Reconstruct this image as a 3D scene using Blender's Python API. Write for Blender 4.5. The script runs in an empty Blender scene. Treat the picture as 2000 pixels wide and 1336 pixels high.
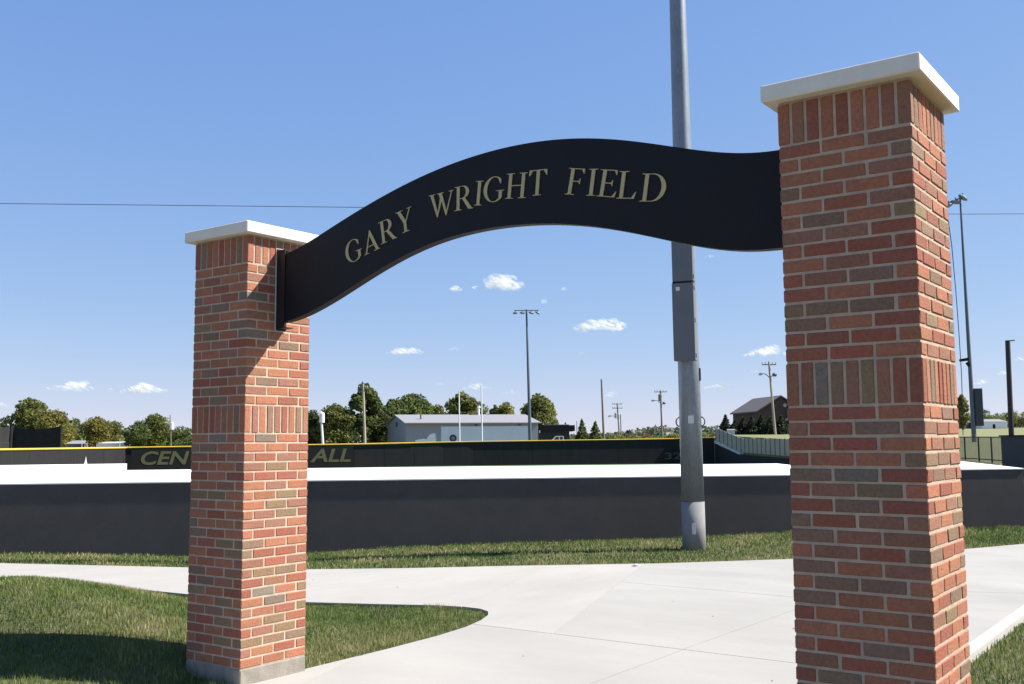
import bpy, bmesh, math, random
import numpy as np
from mathutils import Vector, Matrix, noise

random.seed(7); RNG = np.random.default_rng(11)
S = bpy.context.scene
COL = S.collection
R = math.radians

# ------------------------------------------------------------------ camera
YAW, PITCH, ROLL = 0.6306274, 0.0974893, -0.0065835
CAM = Vector((1.1429, -4.5221, 1.6655)); FPX = 1992.9
fwd = Vector((-math.sin(YAW)*math.cos(PITCH), math.cos(YAW)*math.cos(PITCH), math.sin(PITCH)))
r0 = Vector((math.cos(YAW), math.sin(YAW), 0)); u0 = r0.cross(fwd)
right = r0*math.cos(ROLL) + u0*math.sin(ROLL)
up = -r0*math.sin(ROLL) + u0*math.cos(ROLL)
cd = bpy.data.cameras.new('camera'); cam = bpy.data.objects.new('camera', cd); COL.objects.link(cam)
m3 = Matrix((right, up, -fwd)).transposed()
cam.matrix_world = Matrix.Translation(CAM) @ m3.to_4x4()
cd.sensor_width = 36; cd.lens = FPX/2000*36; cd.clip_start = .05; cd.clip_end = 20000
S.camera = cam

# ------------------------------------------------------------------ sky, sun, exposure
SUN = Vector((1.13, 1.0, 1.48)).normalized()
w = bpy.data.worlds.new('World'); S.world = w; w.use_nodes = True
nt = w.node_tree; nt.nodes.clear()
sky = nt.nodes.new('ShaderNodeTexSky'); sky.sky_type = 'NISHITA'; sky.sun_disc = False
sky.sun_elevation = math.asin(SUN.z); sky.sun_rotation = math.atan2(SUN.x, SUN.y)
sky.altitude = 1200; sky.air_density = 1.0; sky.dust_density = .0; sky.ozone_density = 3.0
bg = nt.nodes.new('ShaderNodeBackground'); bg.inputs[1].default_value = .062
wo = nt.nodes.new('ShaderNodeOutputWorld')
# clear autumn air: lift the zenith and hold the horizon down, per channel
spc = nt.nodes.new('ShaderNodeSeparateColor'); cmb = nt.nodes.new('ShaderNodeCombineColor')
nt.links.new(sky.outputs[0], spc.inputs[0])
for ch, (ga, gb) in enumerate(((.68, 1.39), (.50, 1.95), (.25, 3.97))):
    pw = nt.nodes.new('ShaderNodeMath'); pw.operation = 'POWER'; pw.inputs[1].default_value = ga
    mu = nt.nodes.new('ShaderNodeMath'); mu.operation = 'MULTIPLY'; mu.inputs[1].default_value = gb
    nt.links.new(spc.outputs[ch], pw.inputs[0]); nt.links.new(pw.outputs[0], mu.inputs[0]); nt.links.new(mu.outputs[0], cmb.inputs[ch])
nt.links.new(cmb.outputs[0], bg.inputs[0]); nt.links.new(bg.outputs[0], wo.inputs[0])
sl = bpy.data.lights.new('sun', 'SUN'); sl.energy = 5; sl.angle = R(.53); sl.color = (1, .955, .88)
so = bpy.data.objects.new('sun', sl); COL.objects.link(so); so.location = (20, 20, 40)
so.rotation_euler = SUN.to_track_quat('Z', 'Y').to_euler()
S.view_settings.view_transform = 'Standard'; S.view_settings.look = 'None'
S.view_settings.exposure = 1.15; S.view_settings.gamma = 1; S.view_settings.use_curve_mapping = False
try:
    S.cycles.transparent_max_bounces = 40
    S.cycles.max_bounces = 8; S.cycles.diffuse_bounces = 4
except Exception:
    pass

# ------------------------------------------------------------------ bearings: a point by image bearing and distance from the camera
def P(px, py, d):
    px, py, d = float(px), float(py), float(d)
    return CAM + d*(fwd + right*((px-1000)/FPX) - up*((py-668)/FPX))
def G(px, d, z=0.0):
    p = P(px, 863, d); return Vector((p.x, p.y, z))
def Z(px, py, d):
    return P(px, py, d).z
cY, sY = math.cos(YAW), math.sin(YAW)
def to_uv(x, y):
    dx, dy = x-CAM.x, y-CAM.y
    return dx*cY+dy*sY, -dx*sY+dy*cY
def from_uv(u, v):
    return CAM.x+u*cY-v*sY, CAM.y+u*sY+v*cY

# ------------------------------------------------------------------ materials
MATS = {}
def mat(name, base, rough=.8, var=.0, scale=8., bump=0., bscale=60., metal=0., spec=.3, objcol=False, c2=None, detail=5, stretch=None, var2=0., scale2=1., cmax=1.):
    if name in MATS: return MATS[name]
    m = bpy.data.materials.new(name); m.use_nodes = True; MATS[name] = m
    t = m.node_tree; b = t.nodes['Principled BSDF']
    b.inputs['Roughness'].default_value = rough; b.inputs['Metallic'].default_value = metal
    b.inputs['Specular IOR Level'].default_value = spec
    L = t.links.new
    tc = t.nodes.new('ShaderNodeTexCoord'); co = tc.outputs['Object']
    if stretch:
        mp = t.nodes.new('ShaderNodeMapping'); mp.inputs['Scale'].default_value = stretch
        L(co, mp.inputs[0]); co = mp.outputs[0]
    if objcol:
        oi = t.nodes.new('ShaderNodeObjectInfo'); src = oi.outputs['Color']
        # each object gets its own stretch of the grain
        ad = t.nodes.new('ShaderNodeVectorMath'); ad.operation = 'ADD'
        ml = t.nodes.new('ShaderNodeVectorMath'); ml.operation = 'SCALE'; ml.inputs[0].default_value = (37, 91, 53)
        L(oi.outputs['Random'], ml.inputs['Scale']); L(co, ad.inputs[0]); L(ml.outputs[0], ad.inputs[1]); co = ad.outputs[0]
    else:
        rg = t.nodes.new('ShaderNodeRGB'); rg.outputs[0].default_value = (*base, 1); src = rg.outputs[0]
    def nz(sc, dt=detail):
        n = t.nodes.new('ShaderNodeTexNoise'); n.inputs['Scale'].default_value = sc; n.inputs['Detail'].default_value = dt
        n.inputs['Roughness'].default_value = .65
        L(co, n.inputs['Vector']); return n
    for vr, sc in ((var, scale), (var2, scale2)):
        if vr > 0:
            n = nz(sc)
            if c2 and vr == var:
                mx = t.nodes.new('ShaderNodeMix'); mx.data_type = 'RGBA'
                rp = t.nodes.new('ShaderNodeMapRange'); rp.inputs[1].default_value = .5-.5*vr/2; rp.inputs[2].default_value = .5+.5*vr/2; rp.inputs[4].default_value = cmax
                L(n.outputs[0], rp.inputs[0]); L(rp.outputs[0], mx.inputs[0]); L(src, mx.inputs[6]); mx.inputs[7].default_value = (*c2, 1)
                src = mx.outputs[2]
            else:
                rp = t.nodes.new('ShaderNodeMapRange'); rp.inputs[1].default_value = .28; rp.inputs[2].default_value = .72
                rp.inputs[3].default_value = 1-vr; rp.inputs[4].default_value = 1+vr
                L(n.outputs[0], rp.inputs[0])
                mx = t.nodes.new('ShaderNodeVectorMath'); mx.operation = 'SCALE'
                L(src, mx.inputs[0]); L(rp.outputs[0], mx.inputs['Scale']); src = mx.outputs[0]
    L(src, b.inputs['Base Color'])
    if bump > 0:
        n = nz(bscale, 4); bp = t.nodes.new('ShaderNodeBump'); bp.inputs['Strength'].default_value = bump; bp.inputs['Distance'].default_value = .01
        L(n.outputs[0], bp.inputs['Height']); L(bp.outputs[0], b.inputs['Normal'])
    return m

def leaf_mat(name, transl=.35, rough=.6, attr=None, ca=None, cb=None, nscale=.35):
    if name in MATS: return MATS[name]
    m = bpy.data.materials.new(name); m.use_nodes = True; MATS[name] = m
    t = m.node_tree; L = t.links.new; t.nodes.clear()
    out = t.nodes.new('ShaderNodeOutputMaterial')
    df = t.nodes.new('ShaderNodeBsdfPrincipled'); df.inputs['Roughness'].default_value = rough; df.inputs['Specular IOR Level'].default_value = .25
    tr = t.nodes.new('ShaderNodeBsdfTranslucent'); mx = t.nodes.new('ShaderNodeMixShader'); mx.inputs[0].default_value = transl
    tc = t.nodes.new('ShaderNodeTexCoord')
    n = t.nodes.new('ShaderNodeTexNoise'); n.inputs['Scale'].default_value = nscale; n.inputs['Detail'].default_value = 4
    L(tc.outputs['Object'], n.inputs['Vector'])
    if attr:
        at = t.nodes.new('ShaderNodeAttribute'); at.attribute_name = attr
        ad = t.nodes.new('ShaderNodeMath'); ad.operation = 'ADD'
        ml = t.nodes.new('ShaderNodeMath'); ml.operation = 'MULTIPLY'; ml.inputs[1].default_value = 1.1
        sb = t.nodes.new('ShaderNodeMath'); sb.operation = 'SUBTRACT'; sb.inputs[1].default_value = .58
        L(n.outputs[0], ml.inputs[0]); L(ml.outputs[0], sb.inputs[0]); L(sb.outputs[0], ad.inputs[0]); L(at.outputs['Fac'], ad.inputs[1])
        rp = t.nodes.new('ShaderNodeValToRGB'); e = rp.color_ramp.elements
        e[0].position = .0; e[0].color = (*ca[0], 1); e[1].position = 1; e[1].color = (*ca[-1], 1)
        for i, c in enumerate(ca[1:-1]):
            k = e.new((i+1)/(len(ca)-1)); k.color = (*c, 1)
        L(ad.outputs[0], rp.inputs[0]); src = rp.outputs[0]
    else:
        oi = t.nodes.new('ShaderNodeObjectInfo')
        hs = t.nodes.new('ShaderNodeHueSaturation')
        r1 = t.nodes.new('ShaderNodeMapRange'); r1.inputs[1].default_value = .3; r1.inputs[2].default_value = .7; r1.inputs[3].default_value = .55; r1.inputs[4].default_value = 1.5
        r2 = t.nodes.new('ShaderNodeMapRange'); r2.inputs[1].default_value = .3; r2.inputs[2].default_value = .7; r2.inputs[3].default_value = .515; r2.inputs[4].default_value = .475
        L(n.outputs[0], r1.inputs[0]); L(n.outputs[0], r2.inputs[0]); L(r1.outputs[0], hs.inputs['Value']); L(r2.outputs[0], hs.inputs['Hue'])
        L(oi.outputs['Color'], hs.inputs['Color']); src = hs.outputs[0]
    L(src, df.inputs['Base Color']); L(src, tr.inputs['Color'])
    L(df.outputs[0], mx.inputs[1]); L(tr.outputs[0], mx.inputs[2]); L(mx.outputs[0], out.inputs[0])
    return m

def alpha_mat(name, base, alpha, rough=.8):
    if name in MATS: return MATS[name]
    m = bpy.data.materials.new(name); m.use_nodes = True; MATS[name] = m
    b = m.node_tree.nodes['Principled BSDF']; b.inputs['Base Color'].default_value = (*base, 1); b.inputs['Roughness'].default_value = rough
    b.inputs['Alpha'].default_value = alpha
    return m

M_brick = mat('brick_clay', (.3, .1, .06), .85, var=.55, scale=11, c2=(.21, .125, .082), cmax=.33, bump=.7, bscale=90, objcol=True, var2=.22, scale2=70, spec=.2)
M_mortar = mat('mortar', (.44, .345, .26), .95, var=.22, scale=9, bump=.5, bscale=140, spec=.1)
M_lime = mat('cast_stone', (.70, .66, .58), .85, var=.05, scale=7, bump=.15, bscale=120, spec=.2)
M_base = mat('footing_concrete', (.24, .215, .18), .9, var=.22, scale=9, bump=.4, bscale=60, spec=.2)
M_black = mat('black_paint', (.010, .010, .012), .55, var=.1, scale=4, spec=.18)
M_steelblack = mat('bracket_black', (.014, .014, .015), .45, spec=.4)
M_gold = mat('gold_paint', (.46, .385, .19), .6, var=.08, scale=20, spec=.3)
M_caulk = mat('caulk', (.5, .46, .42), .8)
M_conc = mat('path_concrete', (.335, .318, .288), .85, var=.06, scale=1.4, bump=.2, bscale=110, spec=.25, var2=.10, scale2=.45, stretch=(1, .45, 1))
M_conc2 = mat('path_concrete_weathered', (.315, .30, .272), .85, var=.07, scale=1.1, bump=.2, bscale=110, spec=.25, var2=.11, scale2=.4, stretch=(.5, 1, 1))
M_curb = mat('kerb_concrete', (.40, .38, .35), .85, var=.06, scale=3, bump=.15, bscale=80)
M_wall = mat('dugout_grey_paint', (.074, .069, .064), .8, var=.08, scale=3, bump=.25, bscale=70, spec=.25, var2=.1, scale2=.6)
M_roof = mat('dugout_white_roof', (.80, .80, .79), .7, var=.03, scale=1.5)
M_beige = mat('dugout_beige_fascia', (.50, .46, .40), .8, var=.05, scale=2)
M_soil = mat('lawn_soil', (.075, .075, .032), .95, var=.8, scale=2.2, c2=(.13, .105, .05), bump=.5, bscale=30)
M_far = mat('far_grass', (.15, .16, .06), .95, var=.7, scale=.05, c2=(.19, .18, .085), var2=.12, scale2=1.1)
M_turf = mat('green_turf', (.06, .13, .055), .9, var=.1, scale=.3)
M_galv = mat('galvanised_steel', (.19, .22, .26), .5, var=.14, scale=5, metal=.35, spec=.4, stretch=(1, 1, .35), var2=.12, scale2=40)
M_galv2 = mat('pole_sleeve', (.20, .20, .195), .85, var=.12, scale=6)
M_cab = mat('cabinet_grey', (.12, .132, .145), .55, var=.05, scale=3)
M_sticker = mat('white_sticker', (.6, .6, .6), .6)
M_fence = mat('fence_mesh_black', (.014, .013, .014), .8, var=.25, scale=1.2, stretch=(1, 1, .4))
M_fence_l = mat('fence_mesh_charcoal', (.012, .0115, .012), .8, var=.2, scale=1.2, stretch=(1, 1, .4))
M_banner = mat('banner_black', (.013, .013, .015), .8, var=.15, scale=1)
M_yellow = mat('yellow_cap', (.62, .40, .05), .5, var=.08, scale=2)
M_letter = mat('banner_letter', (.15, .125, .06), .8, var=.15, scale=2)
M_dim = mat('dim_digit', (.06, .06, .058), .8)
M_wood = mat('weathered_pole_wood', (.20, .17, .14), .9, var=.2, scale=3, stretch=(1, 1, .15))
M_wood2 = mat('pale_pole_wood', (.36, .32, .25), .9, var=.2, scale=3, stretch=(1, 1, .15))
M_darkpole = mat('dark_brown_steel', (.035, .03, .028), .6)
M_greysteel = mat('blue_grey_steel', (.10, .12, .145), .55, metal=.2)
M_whitepole = mat('white_pole', (.7, .7, .7), .5)
M_transf = mat('transformer_grey', (.42, .44, .45), .5)
M_black2 = mat('flat_black', (.012, .012, .014), .8)
M_metalwall = mat('blue_grey_siding', (.25, .265, .31), .6, var=.05, scale=2, stretch=(6, 6, .1))
M_wain = mat('grey_wainscot', (.14, .14, .145), .8, var=.1, scale=2)
M_metalroof = mat('pale_metal_roof', (.25, .245, .25), .5, var=.04, scale=2)
M_trailer = mat('white_trailer', (.62, .68, .74), .45, var=.03, scale=1)
M_white = mat('white_paint', (.78, .78, .78), .4)
M_glass = mat('dark_glass', (.02, .025, .03), .1, spec=.6)
M_tyre = mat('tyre', (.02, .02, .02), .9)
M_shingle = mat('brown_shingle', (.135, .12, .115), .9, var=.2, scale=6)
M_hbrick = mat('dark_house_brick', (.09, .055, .048), .9, var=.2, scale=6)
M_htrim = mat('house_trim', (.42, .40, .37), .8)
M_slat = mat('fence_slat', (.34, .31, .245), .8, var=.1, scale=3)
M_slatpost = mat('fence_post_dark', (.05, .05, .045), .7)
M_kerb = mat('tan_coping', (.55, .50, .45), .8, var=.05, scale=2)
M_screen = mat('windscreen_slate', (.05, .055, .065), .8, var=.1, scale=2)
M_cage = mat('cage_netting', (.022, .021, .022), .9, var=.25, scale=1.5)
M_link = alpha_mat('chain_link_fabric', (.14, .15, .11), .38)
M_bark = mat('bark', (.10, .08, .065), .9, var=.3, scale=3, stretch=(1, 1, .2))
M_leaf = leaf_mat('tree_leaf', .46)
M_grass = leaf_mat('grass_blade', .30, attr='tint', ca=[(.035, .075, .018), (.070, .135, .026), (.125, .180, .044), (.215, .225, .080), (.42, .36, .20)], nscale=.9)
M_paper = mat('paper', (.75, .74, .7), .8)
M_wire = mat('wire', (.05, .055, .065), .6)

# ------------------------------------------------------------------ mesh helpers
class MB:
    def __init__(self): self.v = []; self.f = []
    def add(self, vs, fs):
        o = len(self.v); self.v += [tuple(x) for x in vs]; self.f += [[o+i for i in q] for q in fs]; return self
    def box(self, x0, x1, y0, y1, z0, z1):
        v = [(x, y, z) for z in (z0, z1) for y in (y0, y1) for x in (x0, x1)]
        return self.add(v, [(0, 2, 3, 1), (4, 5, 7, 6), (0, 1, 5, 4), (2, 6, 7, 3), (0, 4, 6, 2), (1, 3, 7, 5)])
    def cbox(self, x0, x1, y0, y1, z0, z1, c):
        # box with all vertical and horizontal edges chamfered
        vs = []; bm = bmesh.new(); bmesh.ops.create_cube(bm, size=1)
        for q in bm.verts: q.co = Vector(((x0+x1)/2+q.co.x*(x1-x0), (y0+y1)/2+q.co.y*(y1-y0), (z0+z1)/2+q.co.z*(z1-z0)))
        bmesh.ops.bevel(bm, geom=bm.edges[:], offset=c, segments=1, affect='EDGES')
        bm.verts.index_update()
        self.add([q.co for q in bm.verts], [[q.index for q in f.verts] for f in bm.faces]); bm.free(); return self
    def quadprism(self, pts, dz0, dz1=None):
        # plan polygon pts [(x,y)], extruded z from dz0 to dz1 (numbers or lists)
        n = len(pts); a = dz0 if isinstance(dz0, (list, tuple)) else [dz0]*n; b = dz1 if isinstance(dz1, (list, tuple)) else [dz1]*n
        v = [(p[0], p[1], a[i]) for i, p in enumerate(pts)]+[(p[0], p[1], b[i]) for i, p in enumerate(pts)]
        f = [tuple(range(n-1, -1, -1)), tuple(range(n, 2*n))]+[(i, (i+1) % n, n+(i+1) % n, n+i) for i in range(n)]
        return self.add(v, f)
    def tube(self, pts, rad, n=8, caps=True):
        pts = [Vector(p) for p in pts]; rs = rad if isinstance(rad, (list, tuple)) else [rad]*len(pts)
        v = []; f = []
        for i, p in enumerate(pts):
            t = (pts[min(i+1, len(pts)-1)]-pts[max(i-1, 0)]).normalized()
            a = Vector((1, 0, 0)) if abs(t.z) > .7 else Vector((0, 0, 1))
            e1 = t.cross(a).normalized(); e2 = t.cross(e1)
            for k in range(n):
                q = 2*math.pi*k/n; v.append(p+rs[i]*(math.cos(q)*e1+math.sin(q)*e2))
        for i in range(len(pts)-1):
            for k in range(n):
                f.append((i*n+k, i*n+(k+1) % n, (i+1)*n+(k+1) % n, (i+1)*n+k))
        if caps: f += [tuple(range(n-1, -1, -1)), tuple(range((len(pts)-1)*n, len(pts)*n))]
        return self.add(v, f)
    def mesh(self, name, mt, smooth=False):
        me = bpy.data.meshes.new(name); me.from_pydata(self.v, [], self.f)
        bm = bmesh.new(); bm.from_mesh(me); bmesh.ops.recalc_face_normals(bm, faces=bm.faces[:]); bm.to_mesh(me); bm.free()
        if mt: me.materials.append(mt)
        if smooth: me.shade_smooth()
        return me
    def obj(self, name, mt, parent=None, smooth=False, **k):
        return link(name, self.mesh(name, mt, smooth), parent, **k)

def link(name, me, parent=None, loc=None, label=None, cat=None, group=None, kind=None, color=None):
    o = bpy.data.objects.new(name, me); COL.objects.link(o)
    if parent: o.parent = parent
    if loc is not None: o.location = loc
    tag(o, label, cat, group, kind)
    if color: o.color = (*color, 1)
    return o
def tag(o, label=None, cat=None, group=None, kind=None):
    for k, v in (('label', label), ('category', cat), ('group', group), ('kind', kind)):
        if v: o[k] = v
def thing(name, label, cat, loc=(0, 0, 0), rz=0, group=None):
    o = bpy.data.objects.new(name, None); COL.objects.link(o); o.location = loc; o.rotation_euler = (0, 0, rz)
    o.empty_display_size = .2; tag(o, label, cat, group); return o
def np_mesh(name, verts, faces_n, loops, mt, smooth=False):
    me = bpy.data.meshes.new(name); nv = len(verts); nf = len(faces_n)
    me.vertices.add(nv); me.vertices.foreach_set('co', np.asarray(verts, np.float32).ravel())
    me.loops.add(len(loops)); me.loops.foreach_set('vertex_index', np.asarray(loops, np.int32))
    me.polygons.add(nf); st = np.concatenate([[0], np.cumsum(faces_n)[:-1]]).astype(np.int32)
    me.polygons.foreach_set('loop_start', st)
    try: me.polygons.foreach_set('loop_total', np.asarray(faces_n, np.int32))
    except Exception: pass
    me.materials.append(mt); me.update(calc_edges=True)
    if smooth: me.shade_smooth()
    return me

# ------------------------------------------------------------------ ground
def wall_d(px):            # forward distance of the dugout's front wall along the bearing px
    return 17.4256/(1-.000069*(px-1000))
def sstep(a, b, x):
    t = np.clip((x-a)/(b-a), 0, 1); return t*t*(3-2*t)
def ground_h(x, y):
    u, v = to_uv(x, y)
    u = np.asarray(u, float); v = np.asarray(v, float)
    px = 1000+FPX*u/np.maximum(v, 3.)
    wl = 16.3+.1376*(u+8.18)
    swale = -.12*np.exp(-((px-470)/330)**2)+.085*np.exp(-((px-1600)/230)**2)
    near = swale*sstep(3.0, .3, wl-v)
    edge = np.interp(x, [-19, -15, -11.74, -10.3, -8.6, -7.07, -5.86, -5.3], [.55, 1.35, 2.2, 2.52, 2.70, 3.05, 3.62, 3.73])
    near = near + .48*np.exp(-(((x+7.9)/2.3)**2+((y-.3)/1.5)**2))*sstep(.05, 1.3, edge-y)*sstep(-4.8, -5.7, x)
    near = np.where(v > wl+.6, 0, near)
    ub = np.interp(v, [20, 22, 84, 98, 108, 115], [10.8, 11.3, 23.4, 22.6, 22.2, 22.2])
    field = sstep(.9, 1.6, v-wl)*(v < 112)*(u < ub)*(1-sstep(ub-.3, ub, u))
    bank = np.interp(v, [22, 55, 80, 108, 150, 250, 400, 900, 3000], [0, .5, 1.6, 2.2, 2.7, 4.4, 5.2, 5.2, 3])
    beyond = np.interp(v, [110, 113, 200, 600, 3000], [-.8, .8, .9, .4, -2.])
    wr = np.where(v < 112, (u >= ub).astype(float), sstep(.172, .205, u/np.maximum(v, 1)))
    h = np.where(v > wl+.9, field*(-.8)+(1-field)*(bank*wr+np.where(v > 112, beyond, 0)*(1-wr)), near)
    h = np.where((v > 112) & (u < ub), beyond*(1-wr)+bank*wr, h)
    return np.where(v < 12, near, h)-.03

def make_ground():
    dense_u = np.arange(-26, 26.01, .3); dense_v = np.arange(-12, 24, .35)
    gu = 26*1.18**np.arange(1, 33); U = np.concatenate([-gu[::-1], dense_u, gu])
    V = np.concatenate([-12-2*1.5**np.arange(12, 0, -1), dense_v, np.arange(24, 104, 2.), np.arange(104, 120, .5), 120*1.12**np.arange(0, 36)])
    uu, vv = np.meshgrid(U, V); X = CAM.x+uu*cY-vv*sY; Y = CAM.y+uu*sY+vv*cY
    H = ground_h(X, Y); nu, nv = len(U), len(V)
    verts = np.stack([X, Y, H], -1).reshape(-1, 3)
    i = np.arange(nu*nv).reshape(nv, nu); q = np.stack([i[:-1, :-1], i[:-1, 1:], i[1:, 1:], i[1:, :-1]], -1).reshape(-1, 4)
    me = np_mesh('ground', verts, np.full(len(q), 4), q.ravel(), M_soil, True)
    me.materials.append(M_far)
    cv = (verts[q].mean(1)); _, vq = to_uv(cv[:, 0], cv[:, 1])
    me.polygons.foreach_set('material_index', (vq > 21).astype(np.int32))
    link('ground', me, kind='structure')
make_ground()

def from_px_poly(pts):  # [(px, d)] -> plan points
    return [tuple(G(a, b).xy) for a, b in pts]
tb = MB(); tp = from_px_poly([(-600, 24), (200, 24.6), (1000, 24.5), (1380, 25.5), (1385, 104), (1320, 109), (900, 107), (700, 102), (380, 98.5), (245, 97), (-60, 65), (-140, 59), (-600, 40)])
tb.quadprism(tp, -.80, -.77); tb.obj('field_turf', M_turf, kind='structure')

# ------------------------------------------------------------------ concrete path, cut into slabs
PATH = [(-19, .55), (-15, 1.35), (-11.74, 2.2), (-10.3, 2.52), (-8.6, 2.70), (-7.07, 3.05), (-6.4, 3.35), (-5.86, 3.62), (-5.52, 3.73), (-5.3, 3.73), (-5.13, 3.64), (-5.0, 3.47),
        (-4.88, 3.2), (-4.78, 2.85), (-4.72, 2.4), (-4.69, 1.77), (-4.685, .27), (-4.685, -9), (-.85, -9), (-.85, 5.28), (-.85, 7.0), (-.7, 7.9), (-.3, 8.9), (.5, 10.2), (4.5, 16),
        (9, 22.2), (6.5, 24), (-2.0, 13.55), (-2.57, 12.27), (-3.3, 10.95), (-4.33, 9.52), (-5.6, 8.1), (-7.13, 6.78), (-8.1, 5.85), (-9.18, 4.98), (-10.76, 4.21), (-13.41, 3.06), (-19, 1.2)]
def cut(bm, p, n, keep):
    b = bm.copy(); g = b.verts[:]+b.edges[:]+b.faces[:]
    n = Vector((n[0], n[1], 0)).normalized(); co = Vector((p[0], p[1], 0))+n*(.005 if keep else -.005)
    bmesh.ops.bisect_plane(b, geom=g, plane_co=co, plane_no=n, clear_inner=keep, clear_outer=not keep)
    return b
def make_path():
    root = bpy.data.objects.new('path', None); COL.objects.link(root); root['kind'] = 'structure'
    bm = bmesh.new(); vs = [bm.verts.new((x, y, 0)) for x, y in PATH]
    f = bm.faces.new(vs); bmesh.ops.triangulate(bm, faces=[f])
    slabs = []
    j1 = ((-6.17, 5.45), (-(7.02-3.87), -6.75+5.59))     # joint across the side walk, normal to it
    n1 = (-(3.87-7.02), (-5.59+6.75)); n1 = (n1[0], n1[1])
    W = cut(bm, j1[0], (-3.15, -1.16), True); E = cut(bm, j1[0], (-3.15, -1.16), False)
    # west walk: a joint about every 2.4 m
    cur = W
    for k in range(1, 5):
        p = (-6.17-2.3*k, 5.45-1.25*k); a = cut(cur, p, (-.9, -.42), False); slabs.append((a, 0)); cur = cut(cur, p, (-.9, -.42), True)
    slabs.append((cur, 0))
    So = cut(E, (0, 3.1), (0.02, -1), True); No = cut(E, (0, 3.1), (0.02, -1), False)
    for side in (True, False):
        s = cut(So, (-2.7, 0), (1, 0), side); c = s
        for y in (.2, -2.7, -5.6):
            a = cut(c, (0, y), (0, 1), True); slabs.append((a, 1)); c = cut(c, (0, y), (0, 1), False)
        slabs.append((c, 1))
    # north: pale panel next to the joint, then the weathered slabs
    pn = cut(No, (-4.98, 5.85), (-2.71, -.99), True); no2 = cut(No, (-4.98, 5.85), (-2.71, -.99), False); slabs.append((pn, 0))
    a = cut(no2, (-2.68, 5), (1, -.015), False); b = cut(no2, (-2.68, 5), (1, -.015), True)
    slabs.append((cut(a, (0, 6.2), (0, 1), False), 1)); slabs.append((cut(a, (0, 6.2), (0, 1), True), 1))
    b1 = cut(b, (-1.3, 7.7), (.4, -1), True); b2 = cut(b, (-1.3, 7.7), (.4, -1), False); slabs.append((b1, 1))
    for k in range(1, 4):
        p = (-1.8+1.9*k, 9.5+2.4*k); q = cut(b2, p, (.6, .8), False); slabs.append((q, 1)); b2 = cut(b2, p, (.6, .8), True)
    slabs.append((b2, 1))
    for s, wth in slabs:
        if not s.faces: continue
        g = bmesh.ops.extrude_face_region(s, geom=s.faces[:])
        for q in [e for e in g['geom'] if isinstance(e, bmesh.types.BMVert)]: q.co.z -= .12
        bmesh.ops.recalc_face_normals(s, faces=s.faces[:])
        me = bpy.data.meshes.new('slab'); s.to_mesh(me); s.free(); me.materials.append(M_conc2 if wth else M_conc)
        o = link('slab', me, root)
    # dark joint bed under the slabs
    bd = MB(); bd.quadprism([(x, y) for x, y in PATH], -.06, -.018)
    bd.obj('joint_bed', M_base, root)
    # raised pale kerb strip along the right edge, rounded into the side walk
    k = MB(); ed = [(-.85, 2.2), (-.85, 4), (-.85, 5.28), (-.85, 7.0), (-.7, 7.9), (-.3, 8.9), (.5, 10.2)]
    for a, b in zip(ed[:-1], ed[1:]):
        t = (Vector(b)-Vector(a)).normalized(); n = Vector((t.y, -t.x)); t = t*.002
        k.quadprism([(a[0]+t.x, a[1]+t.y), (b[0]-t.x, b[1]-t.y), (b[0]+n.x*.11-t.x, b[1]+n.y*.11-t.y), (a[0]+n.x*.11+t.x, a[1]+n.y*.11+t.y)], -.1, .035)
    k.obj('kerb', M_curb, root)
make_path()

# ------------------------------------------------------------------ brick pillars
PW, CH, BH, J = .600, .0677333, 3.048, .0122
PAL = [((.360, .142, .080), 34), ((.300, .100, .064), 25), ((.285, .132, .086), 19), ((.225, .142, .096), 10), ((.232, .156, .088), 8), ((.192, .162, .124), 4)]
def pick():
    c = random.choices([p[0] for p in PAL], [p[1] for p in PAL])[0]; k = random.uniform(.88, 1.1)
    return tuple(min(1, a*k*random.uniform(.95, 1.05)) for a in c)
def brick_mesh(nm, lx, ly, lz, seed):
    b = MB(); b.cbox(-lx/2, lx/2, -ly/2, ly/2, -lz/2, lz/2, .0036)
    rr = random.Random(seed); b.v = [(x+rr.uniform(-.0009, .0009), y+rr.uniform(-.0009, .0009), z+rr.uniform(-.0009, .0009)) for x, y, z in b.v]
    return b.mesh(nm, M_brick)
BL, BD, BT = .2032-J, .1016-J, CH-J
STR = [brick_mesh('brick', BL, BD, BT, i) for i in range(6)]
STRY = [brick_mesh('brick', BD, BL, BT, 20+i) for i in range(6)]
SOL = [brick_mesh('brick', BT, BT, .2032-J, 40+i) for i in range(6)]
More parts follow.
